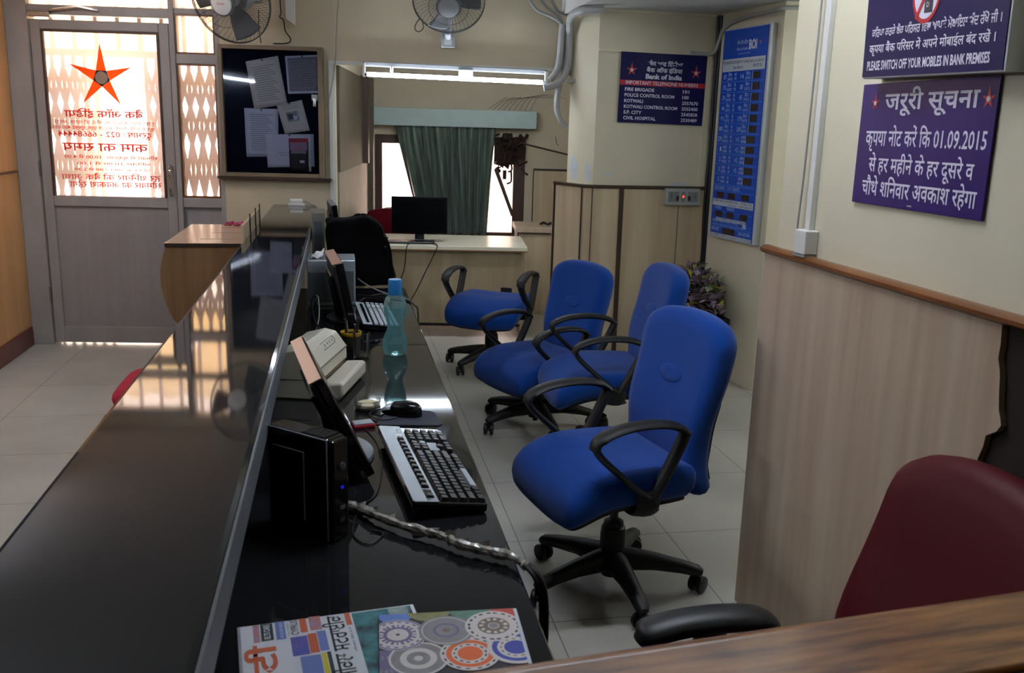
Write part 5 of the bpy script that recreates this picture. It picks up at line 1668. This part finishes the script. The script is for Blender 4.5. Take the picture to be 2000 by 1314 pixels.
cbl = [([(1.265, -0.05, 2.40), (1.33, -0.06, 2.31), (1.44, -0.07, 2.262), (1.50, -0.08, 2.20), (1.51, -0.06, 2.0), (1.52, -0.05, 1.86)], 'outer'),
       ([(1.34, -0.06, 2.40), (1.40, -0.06, 2.33), (1.48, -0.07, 2.27), (1.52, -0.07, 2.16), (1.53, -0.06, 1.95)], 'second'),
       ([(1.42, -0.06, 2.40), (1.47, -0.06, 2.31), (1.56, -0.06, 2.27), (1.60, -0.07, 2.18), (1.60, -0.06, 2.02), (1.565, -0.06, 1.90)], 'third'),
       ([(1.60, -0.05, 2.33), (1.63, -0.05, 2.22), (1.635, -0.05, 2.08), (1.61, -0.05, 1.95), (1.57, -0.06, 1.85)], 'inner')]
for pts, nm in cbl:
    onb('wire_bundle', pts, 0.010, 'cable_grey', {'outer': 'grey wires curving from the ceiling into the pipes, outermost on the left', 'second': 'grey wires just inside the outermost ones above the pipes',
        'third': 'grey wires right of the thick conduit beside the pillar', 'inner': 'grey wires closest to the pillar corner behind the conduits'}[nm], 'wires')
onb('wire', [(1.49, -0.02, 1.50), (1.496, -0.02, 1.46), (1.51, -0.02, 1.44)], 0.002, 'cable_black', 'short dark wire end hanging below the lowest conduit', 'wire')
onb('fan_cord', [(-0.337, -0.02, 2.6), (-0.337, -0.02, 2.318), (-0.333, -0.02, 2.239), (-0.343, -0.02, 2.214), (-0.318, -0.02, 2.192), (-0.309, -0.02, 2.129), (-0.278, -0.02, 2.085), (-0.283, -0.02, 2.058), (-0.33, -0.02, 2.048), (-0.388, -0.02, 2.047)], 0.004, 'cable_black', 'black cord zigzagging down the wall beside the left fan', 'cord', 4)
onb('wire', [(0.045, -0.008, 2.4), (0.030, -0.008, 2.26), (0.022, -0.008, 2.15), (0.012, -0.024, 1.95), (-0.012, -0.026, 1.80), (-0.045, -0.012, 1.66)], 0.003, 'cable_grey', 'thin grey wire running down the wall by the white edge of the opening', 'wire')
# dark cables in the gap between pillar and recess wall
sm = MB()
for k in range(3):
    sm.tube(curve([(2.388 + 0.012 * k + random.uniform(-.004, .004), 5.815 - 0.012 * (k % 2), z) for z in (2.28, 2.05, 1.9, 1.6, 1.4, 1.2, 1.0, 0.8, 0.62)], 3), 0.012, 7)
tag(sm.build('cable_bundle', 'cable_black'), 'black cables running down the gap between pillar and rate board', 'cables')
cable('conduit_pipe', [(2.22, 5.835, 2.05), (2.33, 5.832, 2.045), (2.372, 5.81, 2.06), (2.39, 5.80, 2.12), (2.40, 5.74, 2.20), (2.415, 5.55, 2.235), (2.455, 5.24, 2.245), (2.48, 5.11, 2.25), (2.75, 5.10, 2.26)], 0.011, 'conduit', 'grey conduit bending over the top of the rate board')

# ================================================================== lamps
def tube_lamp(name, label, mtx, length, glow='tube_light'):
    """batten with a bare fluorescent tube; local x along the tube, front towards -y"""
    t = thing(name, label, 'lamp')
    t.matrix_world = mtx
    h = length / 2
    MB().box(-h - 0.01, h + 0.01, -0.035, 0.0, 0.032, 0.062).build('batten', 'batten_grey', t, smooth=0, bevel=0.004)
    MB().tube([(-h + 0.02, -0.05, -0.020), (h - 0.02, -0.05, -0.020)], 0.0135, 14).build('tube', glow, t)
    for s in (-1, 1):
        MB().tube([(s * (h - 0.02), -0.05, -0.020), (s * (h + 0.003), -0.05, -0.020)], 0.0138, 12).build('tube_cap', 'steel', t)
        MB().box(s * (h + 0.002) - 0.008, s * (h + 0.002) + 0.008, -0.065, -0.01, -0.036, 0.05).build('lamp_holder', 'white_plastic', t, smooth=0, bevel=0.002)
    MB().box(0.02, 0.115, -0.04, -0.005, 0.0, 0.04).build('choke_cover', 'rate_frame', t, smooth=0, bevel=0.002)
    MB().tube([(-0.42, -0.045, 0.0), (-0.42, -0.045, 0.035)], 0.010, 10).build('starter', 'white_plastic', t)
    return t
tube_lamp('tube_light', 'lit fluorescent tube light under the beam of the cabin opening', BWM @ Matrix.Translation((0.804, -0.02, 1.880)) @ Matrix.Rotation(math.radians(0.9), 4, 'Y'), 1.20)
# lamps of the same room that are out of the picture: hall wall, recess wall; the ceiling and cabin tubes are added fill
tube_lamp('tube_light', 'lit fluorescent tube light on the hall wall left of the counter', Matrix.Translation((-2.09, 2.7, 2.0)) @ Matrix.Rotation(PI / 2, 4, 'Z'), 1.20, 'tube_light_old')
tube_lamp('tube_light', 'lit fluorescent tube light on the side wall of the recess', Matrix.Translation((3.39, 3.9, 2.1)) @ Matrix.Rotation(-PI / 2, 4, 'Z'), 1.20, 'tube_light_recess')
tube_lamp('tube_light', 'added fluorescent fill tube on the ceiling above the middle of the staff area', Matrix.Translation((0.70, 2.2, 2.598)) @ Matrix.Rotation(PI / 2, 4, 'X'), 1.20, 'tube_light_staff_fill')  # unseen fill tube, placed to brighten the near staff area

tube_lamp('tube_light', 'added fluorescent fill tube on the hall ceiling beyond the counter', Matrix.Translation((-1.9, 5.0, 2.598)) @ Matrix.Rotation(PI / 2, 4, 'Z') @ Matrix.Rotation(PI / 2, 4, 'X'), 1.20, 'tube_light_hall_fill')  # added fill tube that brightens the inside of the door and hall
tube_lamp('tube_light', 'added fluorescent fill tube inside the cabin behind the beam', BWM @ Matrix.Translation((0.9, 0.165, 2.2)) @ Matrix.Rotation(PI, 4, 'Z'), 1.20, 'tube_light_cabin_fill')  # added out of sight behind the beam to brighten the cabin

# ================================================================== fans
def fan(name, label, s_, t_, z_, ax, r, wall_at, blade_turn=0.4, dome=0.10, cap='white_plastic', lettered=False, chain_end=None):
    """ax: direction the fan blows, in wall coordinates"""
    f = thing(name, label, 'fan')
    a = Vector(ax).normalized()
    q = a.to_track_quat('-Y', 'Z')
    f.matrix_world = BWM @ Matrix.Translation((s_, t_, z_)) @ q.to_matrix().to_4x4()
    g = MB()
    n = 104
    for k in range(n):
        an = 2 * PI * k / n
        c_, s2_ = math.cos(an), math.sin(an)
        P = lambda rr, yy: (rr * c_, yy, rr * s2_)
        g.tube([P(0.068, -dome), P(r * 0.55, -dome * 0.92), P(r * 0.86, -dome * 0.62), P(r, -0.005)], 0.0011, 4)
    go = g.build('front_guard', 'fan_wire', f)
    g = MB()
    for k in range(0, n, 2):
        an = 2 * PI * k / n
        c_, s2_ = math.cos(an), math.sin(an)
        P = lambda rr, yy: (rr * c_, yy, rr * s2_)
        g.tube([P(r, 0.005), P(r * 0.88, dome * 0.55), P(r * 0.5, dome * 0.75), P(0.07, dome * 0.8)], 0.0012, 4)
    g.build('rear_guard', 'fan_wire', f)
    g = MB()
    for rr, yy, tr_ in ((r, -0.005, 0.0035), (r, 0.008, 0.0035), (r * 0.55, -dome * 0.92, 0.0018)):
        g.tube([(rr * math.cos(2 * PI * k / 48), yy, rr * math.sin(2 * PI * k / 48)) for k in range(48)], tr_, 6, closed=True)
    g.build('guard_ring', 'fan_wire', f)
    for k in range(3):
        g = MB()
        def bl(u, v):
            rr = 0.04 + (r * 0.90 - 0.04) * u
            wa = 0.95 * math.sin(min(1.0, u * 1.25 + 0.25) * PI * 0.62) * (1 - 0.15 * u)
            an = blade_turn + k * 2 * PI / 3 + (v - 0.5) * wa
            return (rr * math.cos(an), -0.015 + (v - 0.5) * 0.045, rr * math.sin(an))
        g.grid(bl, 12, 8)
        g.build('blade', 'fan_blade', f, solid=0.003)
    cp_ = Matrix.Rotation(PI / 2, 4, 'X')
    MB().lathe([(0.0, dome + 0.006), (0.055, dome + 0.004), (0.068, dome - 0.002), (0.070, dome - 0.008)], 32, cp_).build('front_cap', cap, f)
    MB().lathe([(0.069, dome - 0.006), (0.080, dome - 0.010), (0.080, dome - 0.016), (0.069, dome - 0.018)], 32, cp_, cap=False).build('cap_ring', 'fan_grey', f)
    MB().lathe([(0.045, 0.02), (0.05, 0.0), (0.05, -0.02), (0.03, -0.03)], 24, cp_).build('hub', 'fan_grey', f)
    MB().lathe([(0.05, -0.045), (0.085, -0.05), (0.095, -0.09), (0.085, -0.16), (0.04, -0.19)], 24, cp_).build('motor', 'fan_grey', f)
    inv = f.matrix_world.inverted()
    W = lambda p: inv @ (BWM @ Vector(p))
    ms, mz = wall_at
    h0 = Vector((0, 0.12, 0))
    g = MB().tube([h0, h0 + Vector((0, 0.02, -0.05)), W((ms, -0.10, mz + 0.02)), W((ms, -0.03, mz))], 0.02, 10)
    g.build('arm', 'fan_grey', f)
    g = MB()
    vs = [(ms + x, y_, mz + z) for z in (-0.062, 0.05) for y_ in (-0.045, 0) for x in (-0.045, 0.045)]
    g.add([W(v) for v in vs], [(0, 2, 3, 1), (4, 5, 7, 6), (0, 1, 5, 4), (2, 6, 7, 3), (0, 4, 6, 2), (1, 3, 7, 5)])
    mo = g.build('wall_mount', 'fan_grey', f, smooth=0, bevel=0.004)
    g = MB()
    vs = [(ms + x, y_, mz + z) for z in (-0.045, 0.012) for y_ in (-0.048, -0.044) for x in (-0.024, 0.024)]
    g.add([W(v) for v in vs], [(0, 2, 3, 1), (4, 5, 7, 6), (0, 1, 5, 4), (2, 6, 7, 3), (0, 4, 6, 2), (1, 3, 7, 5)])
    g.build('switch_plate', 'rate_frame', mo, smooth=0)
    if lettered:
        MB().text('Surya', -0.024, 0.024, -0.006, 0.014, -dome - 0.0068).build('cap_lettering', 'sign_red', f, smooth=0)
    return f
f1 = fan('wall_fan', 'wall fan with a pale round cap, left, above the glass notice board', -0.555, -0.45, 2.262, (-0.30, -0.86, -0.34), 0.262, (-0.50, 2.36), 0.9, dome=0.11, lettered=True)
f2 = fan('wall_fan', 'wall fan with a grey hub, centre top, above the tube light', 0.757, -0.30, 2.315, (0.0, -0.78, -0.62), 0.225, (0.752, 2.118), 0.2, dome=0.08, cap='fan_grey')
onb('pull_cord', [(-0.47, -0.05, 2.25), (-0.475, -0.04, 2.15), (-0.47, -0.03, 2.08), (-0.465, -0.03, 2.045)], 0.003, 'cable_black', 'black flex hanging under the left fan to the top of the notice board', 'cord')
onb('pull_cord', [(0.575, -0.20, 2.22), (0.545, -0.20, 2.175), (0.545, -0.20, 2.145), (0.57, -0.20, 2.135), (0.595, -0.20, 2.16), (0.585, -0.20, 2.21)], 0.003, 'cable_black', 'small loop of black cord beside the centre fan', 'cord')
wpn = MB().prism([(-0.285, 2.6), (-0.225, 2.6), (-0.225, 2.155), (-0.285, 2.195)], -0.13, -0.12)
tag(inwall(wpn).build('hanging_board', 'white_plastic', smooth=0), 'white board edge hanging at the top between the two fans', 'board')

# ================================================================== notice board
nb = thing('notice_board', 'glass-fronted wooden notice cabinet between the entrance and the cabin opening', 'notice board', wallpt(-0.405, 0, 1.185), BR)
hw, H_ = 0.337, 0.845
MB().box(-hw, hw, -0.02, -0.002, 0.0, H_).build('felt_back', 'navy_felt', nb, smooth=0)
b = MB()
for x0, x1, z0, z1 in ((-hw, -hw + 0.026, 0, H_), (hw - 0.032, hw, 0, H_), (-hw + 0.026, hw - 0.032, 0, 0.026), (-hw + 0.026, hw - 0.032, H_ - 0.026, H_)):
    b.box(x0, x1, -0.065, -0.001, z0, z1)
b.build('frame', 'board_wood', nb, smooth=0, bevel=0.003)
MB().box(-hw + 0.022, hw - 0.028, -0.052, -0.048, 0.022, H_ - 0.022).build('glass_door', 'board_glass', nb, smooth=0)
MB().box(-hw - 0.03, hw + 0.045, -0.075, 0.0, -0.016, -0.001).build('bottom_ledge', 'dark_trim', nb, smooth=0)
lk = MB().box(hw - 0.075, hw - 0.034, -0.060, -0.052, 0.505, 0.545)
lo = lk.build('lock', 'steel', nb, smooth=0, bevel=0.002)
MB().tube([(hw - 0.056, -0.062, 0.52), (hw - 0.054, -0.066, 0.50), (hw - 0.056, -0.064, 0.468)], 0.006, 6, ell=(0.010, 0.003), side=(1, 0, 0)).build('key', 'steel', lo)
def sheet(name, label, pts, m, depth, lines=(), cat='paper', pin=True, group=None, extra=None):
    """pts: four corners (wall s, z) tl tr br bl"""
    cx = sum(p[0] for p in pts) / 4
    cz = min(p[1] for p in pts)
    o = thing(name, label, cat, wallpt(cx, depth, cz), BR, group)
    q = [(p[0] - cx, p[1] - cz) for p in pts]
    def bil(u, v, dy=0.0):
        a = [q[0][i] * (1 - u) + q[1][i] * u for i in (0, 1)]
        c_ = [q[3][i] * (1 - u) + q[2][i] * u for i in (0, 1)]
        return (a[0] * (1 - v) + c_[0] * v, dy - 0.004 * math.sin(v * PI) * u, a[1] * (1 - v) + c_[1] * v)
    MB().grid(lambda u, v: bil(u, v), 6, 10).build('sheet', m, o, solid=0.0006)
    if lines:
        b = MB()
        for (u0, u1, v, hgt) in lines:
            k = max(2, int((u1 - u0) * 22))
            for i in range(k):
                a0 = u0 + (u1 - u0) * i / k
                a1 = u0 + (u1 - u0) * (i + 0.78) / k
                b.quad([bil(a0, v, -0.0008), bil(a1, v, -0.0008), bil(a1, v + hgt, -0.0008), bil(a0, v + hgt, -0.0008)])
        b.build('print', 'ink', o, smooth=0)
    if extra:
        for nm, mm, u0, u1, v0, v1 in extra:
            MB().quad([bil(u0, v0, -0.0012), bil(u1, v0, -0.0012), bil(u1, v1, -0.0012), bil(u0, v1, -0.0012)]).build(nm, mm, o, smooth=0)
    if pin:
        p_ = bil(0.5, 0.03)
        MB().blob((p_[0], -0.005, p_[2]), (0.006, 0.004, 0.006), 8, 6).build('pin', 'steel', o)
    return o
txt = lambda n, u0=0.15, u1=0.85, v0=0.15, v1=0.9: [(u0 + 0.02 * (i % 3), u1 - 0.05 * ((i * 7) % 4), v0 + (v1 - v0) * i / n, 0.010) for i in range(n)]
sheet('notice_sheet', 'tilted white typed sheet at the upper left inside the notice board', [(-0.57, 1.928), (-0.36, 1.970), (-0.305, 1.665), (-0.524, 1.626)], 'paper_warm', -0.026, txt(16))
sheet('notice_sheet', 'white typed sheet hanging straight at the lower left inside the notice board', [(-0.591, 1.631), (-0.367, 1.631), (-0.376, 1.32), (-0.586, 1.314)], 'paper', -0.024, txt(18, v0=0.12))
sheet('notice_sheet', 'small tilted sheet with a picture in the middle of the notice board', [(-0.376, 1.653), (-0.211, 1.694), (-0.161, 1.497), (-0.327, 1.469)], 'paper_warm', -0.029, txt(4, v0=0.04, v1=0.25), extra=[('printed_picture', 'news_photo_pale', 0.25, 0.72, 0.3, 0.62), ('printed_picture', 'ink', 0.30, 0.5, 0.36, 0.55), ('printed_picture', 'paper', 0.5, 0.66, 0.45, 0.58)])
sheet('notice_sheet', 'wide white sheet behind the greeting card at the bottom of the notice board', [(-0.456, 1.465), (-0.138, 1.474), (-0.135, 1.261), (-0.446, 1.247)], 'paper', -0.031, [(0.25, 0.55, 0.55, 0.012), (0.3, 0.55, 0.62, 0.012)])
sheet('greeting_card', 'dark red greeting card standing at the bottom of the notice board', [(-0.301, 1.443), (-0.175, 1.446), (-0.175, 1.226), (-0.300, 1.226)], 'pen_body', -0.038, cat='card', pin=False,
      extra=[('card_band', 'stamp_red', 0.0, 1.0, 0.0, 0.12), ('card_picture', 'ad_mixed', 0.04, 0.96, 0.12, 0.36), ('card_picture', 'plate_grey', 0.1, 0.9, 0.36, 0.46), ('card_flower', 'paper', 0.55, 0.8, 0.66, 0.74)])
sheet('letter_strip', 'narrow pale strip standing right of the greeting card in the notice board', [(-0.172, 1.44), (-0.157, 1.44), (-0.157, 1.226), (-0.172, 1.226)], 'paper_warm', -0.036, cat='paper', pin=False)
fs = sheet('framed_certificate', 'pale framed certificate at the upper right inside the notice board', [(-0.314, 1.969), (-0.092, 1.985), (-0.092, 1.741), (-0.300, 1.731)], 'plate_grey', -0.026, txt(12, 0.1, 0.9, 0.1, 0.85), cat='certificate', pin=True,
           extra=[('certificate_border', 'paper', 0, 1, 0, 0.05), ('certificate_border', 'paper', 0, 1, 0.94, 1), ('certificate_border', 'paper', 0, 0.06, 0.05, 0.94), ('certificate_border', 'paper', 0.94, 1, 0.05, 0.94)])

# white roller box where the counter meets the wall
rbx = thing('tape_holder', 'small white roll holder on the far end of the granite counter', 'holder', wallpt(-0.245, -0.07, 1.0), BR)
MB().box(-0.065, 0.045, -0.025, 0.02, 0.0, 0.018).build('base', 'white_plastic', rbx, smooth=0, bevel=0.003)
MB().tube([(-0.05, 0, 0.03), (0.03, 0, 0.03)], 0.017, 16).build('roll', 'white_plastic', rbx)
MB().tube(curve([(0.035, 0, 0.025), (0.06, -0.01, 0.03), (0.085, 0.0, 0.012), (0.11, -0.01, 0.008)], 4), 0.004, 6).build('lead', 'cable_grey', rbx)

# ================================================================== cabin window dressing
pm = thing('pelmet', 'pale blue-green pelmet box above the cabin window', 'pelmet', wallpt(0.79, 2.495, 1.545), BR)
MB().box(-0.765, 0.765, -0.16, -0.142, 0, 0.158).build('front_board', 'pelmet_blue', pm, smooth=0, bevel=0.003)
MB().box(-0.765, -0.747, -0.142, 0, 0, 0.158).box(0.747, 0.765, -0.142, 0, 0, 0.158).build('end_board', 'pelmet_blue', pm, smooth=0)
MB().box(-0.747, 0.747, -0.142, 0, 0.14, 0.158).build('top_board', 'pelmet_blue', pm, smooth=0)
def cur(u, v):
    top = 0.245 + 0.935 * u
    bot = 0.50 + 0.61 * u
    e = v ** 1.15
    s_ = top * (1 - e) + bot * e
    ph = u * 2 * PI * 9 + 0.9 * math.sin(u * 9) + 0.7 * v + 0.4 * math.sin(u * 31 + 2 * v)
    amp = 0.055 * (0.5 + 0.5 * v) * (0.7 + 0.3 * math.sin(u * 23 + 1))
    return (s_ + 0.008 * math.sin(ph * 0.5 + 3 * v), 2.38 + amp * math.sin(ph), 1.56 - 1.01 * v)
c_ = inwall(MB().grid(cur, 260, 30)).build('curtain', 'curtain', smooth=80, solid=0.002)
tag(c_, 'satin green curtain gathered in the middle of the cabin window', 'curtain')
rd = MB().tube([(1.40, 2.30, 1.418), (1.90, 2.34, 1.31)], 0.008, 8)
tag(inwall(rd).build('thin_rod', 'dark_trim'), 'thin dark rod slanting from the window head to the pillar', 'rod')
br = MB().prism([(1.172, 1.16), (1.20, 1.19), (1.375, 0.74), (1.345, 0.725)], 2.42, 2.45)
tag(inwall(br).build('loose_batten', 'window_wood', smooth=0), 'loose dark batten leaning across the right of the cabin window', 'batten')
random.seed(21)
cl_ = MB()
for k in range(26):
    p0 = (random.uniform(1.20, 1.46), random.uniform(2.38, 2.46), random.uniform(1.16, 1.50))
    p1 = (p0[0] + random.uniform(-0.12, 0.1), p0[1] + random.uniform(-0.03, 0.03), p0[2] + random.uniform(-0.14, 0.05))
    pm_ = ((p0[0] + p1[0]) / 2 + random.uniform(-.04, .04), (p0[1] + p1[1]) / 2, (p0[2] + p1[2]) / 2 - 0.04)
    cl_.tube(curve([p0, pm_, p1], 3), random.uniform(0.006, 0.02), 6)
for k in range(10):
    x, z = random.uniform(1.22, 1.44), random.uniform(1.15, 1.48)
    cl_.quad([(x, 2.40, z), (x + random.uniform(.04, .09), 2.42, z + random.uniform(-.02, .03)), (x + random.uniform(.03, .08), 2.43, z - random.uniform(.05, .1)), (x - 0.01, 2.41, z - random.uniform(.04, .09))])
cl_.box(1.17, 1.375, 2.44, 2.455, 1.21, 1.46)
cl_.box(1.255, 1.29, 2.40, 2.415, 1.075, 1.16)
tag(inwall(cl_).build('dusty_rags', 'raw_board', smooth=0), 'dark dusty rags and strips hanging at the upper right of the cabin window', 'rags')
cw = MB()
for k in range(9):
    x = 1.1 + 0.05 * k
    cw.tube(curve([(x, 2.49, 1.71), (x + 0.10, 2.46, 1.78 + 0.01 * k), (x + 0.18 + 0.02 * k, 2.48, 1.83)], 3), 0.0015, 4)
tag(inwall(cw).build('cobweb', 'ink'), 'dusty cobweb threads above the right end of the pelmet', 'cobweb')

# ================================================================== plant
pl = thing('planter', 'square dark brown planter in the corner by the rate board', 'planter', (2.265, 5.575, 0))
b = MB()
w0, w1, hh = 0.15, 0.175, 0.40
A = [(-w0, -w0, 0), (w0, -w0, 0), (w0, w0, 0), (-w0, w0, 0)]
B_ = [(-w1, -w1, hh), (w1, -w1, hh), (w1, w1, hh), (-w1, w1, hh)]
Ci = [(-w1 + .02, -w1 + .02, hh), (w1 - .02, -w1 + .02, hh), (w1 - .02, w1 - .02, hh), (-w1 + .02, w1 - .02, hh)]
Di = [(x, y_, hh - 0.05) for x, y_, z in Ci]
b.add(A + B_ + Ci + Di, [(3, 2, 1, 0)] + [(4 * q + i, 4 * q + (i + 1) % 4, 4 * q + 4 + (i + 1) % 4, 4 * q + 4 + i) for q in range(3) for i in range(4)])
b.build('tub', 'planter_brown', pl, smooth=0, bevel=0.004)
MB().quad(Di).build('soil', 'soil', pl, smooth=0)
pt = thing('potted_plant', 'bushy purple and green leafy plant growing in the dark square planter', 'plant', (2.235, 5.55, 0.35))
random.seed(8)
lv = {'plant_purple': MB(), 'plant_green': MB(), 'plant_yellow': MB()}
st = MB()
for k in range(70):
    a = random.uniform(0, 2 * PI)
    rr = random.uniform(0.02, 0.21)
    h = random.uniform(0.12, 0.47) * (1 - 0.3 * (rr / 0.2))
    x, y_ = rr * math.cos(a), rr * math.sin(a)
    x = min(x, 0.15 - 0.12 * y_)
    st.tube(curve([(x * 0.2, y_ * 0.2, 0.0), (x * 0.6, y_ * 0.6, h * 0.6), (x, y_, h)], 3), 0.004, 5)
    for q in range(12):
        m_ = random.choices(['plant_purple', 'plant_green', 'plant_yellow'], [0.66, 0.24, 0.10])[0]
        zc = h - random.uniform(0, 0.16)
        c0 = Vector((min(x + random.uniform(-.045, .045), 0.14 - 0.12 * y_), y_ + random.uniform(-.045, .045), max(zc, 0.03)))
        d = Vector((random.uniform(-1, 1), random.uniform(-1, 1), random.uniform(-0.5, 0.8))).normalized()
        sd = d.cross(Vector((0.3, 0.2, 1))).normalized()
        ln, wd_ = random.uniform(0.05, 0.085), random.uniform(0.017, 0.028)
        nn = sd.cross(d) * 0.008
        lv[m_].add([c0, c0 + d * ln * 0.45 + sd * wd_ + nn, c0 + d * ln, c0 + d * ln * 0.45 - sd * wd_ + nn, c0 + d * ln * 0.5], [(0, 1, 4), (1, 2, 4), (2, 3, 4), (3, 0, 4)])
st.build('stems', 'plant_stem', pt)
for m_, b in lv.items():
    o = b.build('leaves', m_, pt, smooth=0)
    o['label'] = {'plant_purple': 'dull purple leaves', 'plant_green': 'dark green leaves', 'plant_yellow': 'yellow-green leaves'}[m_]
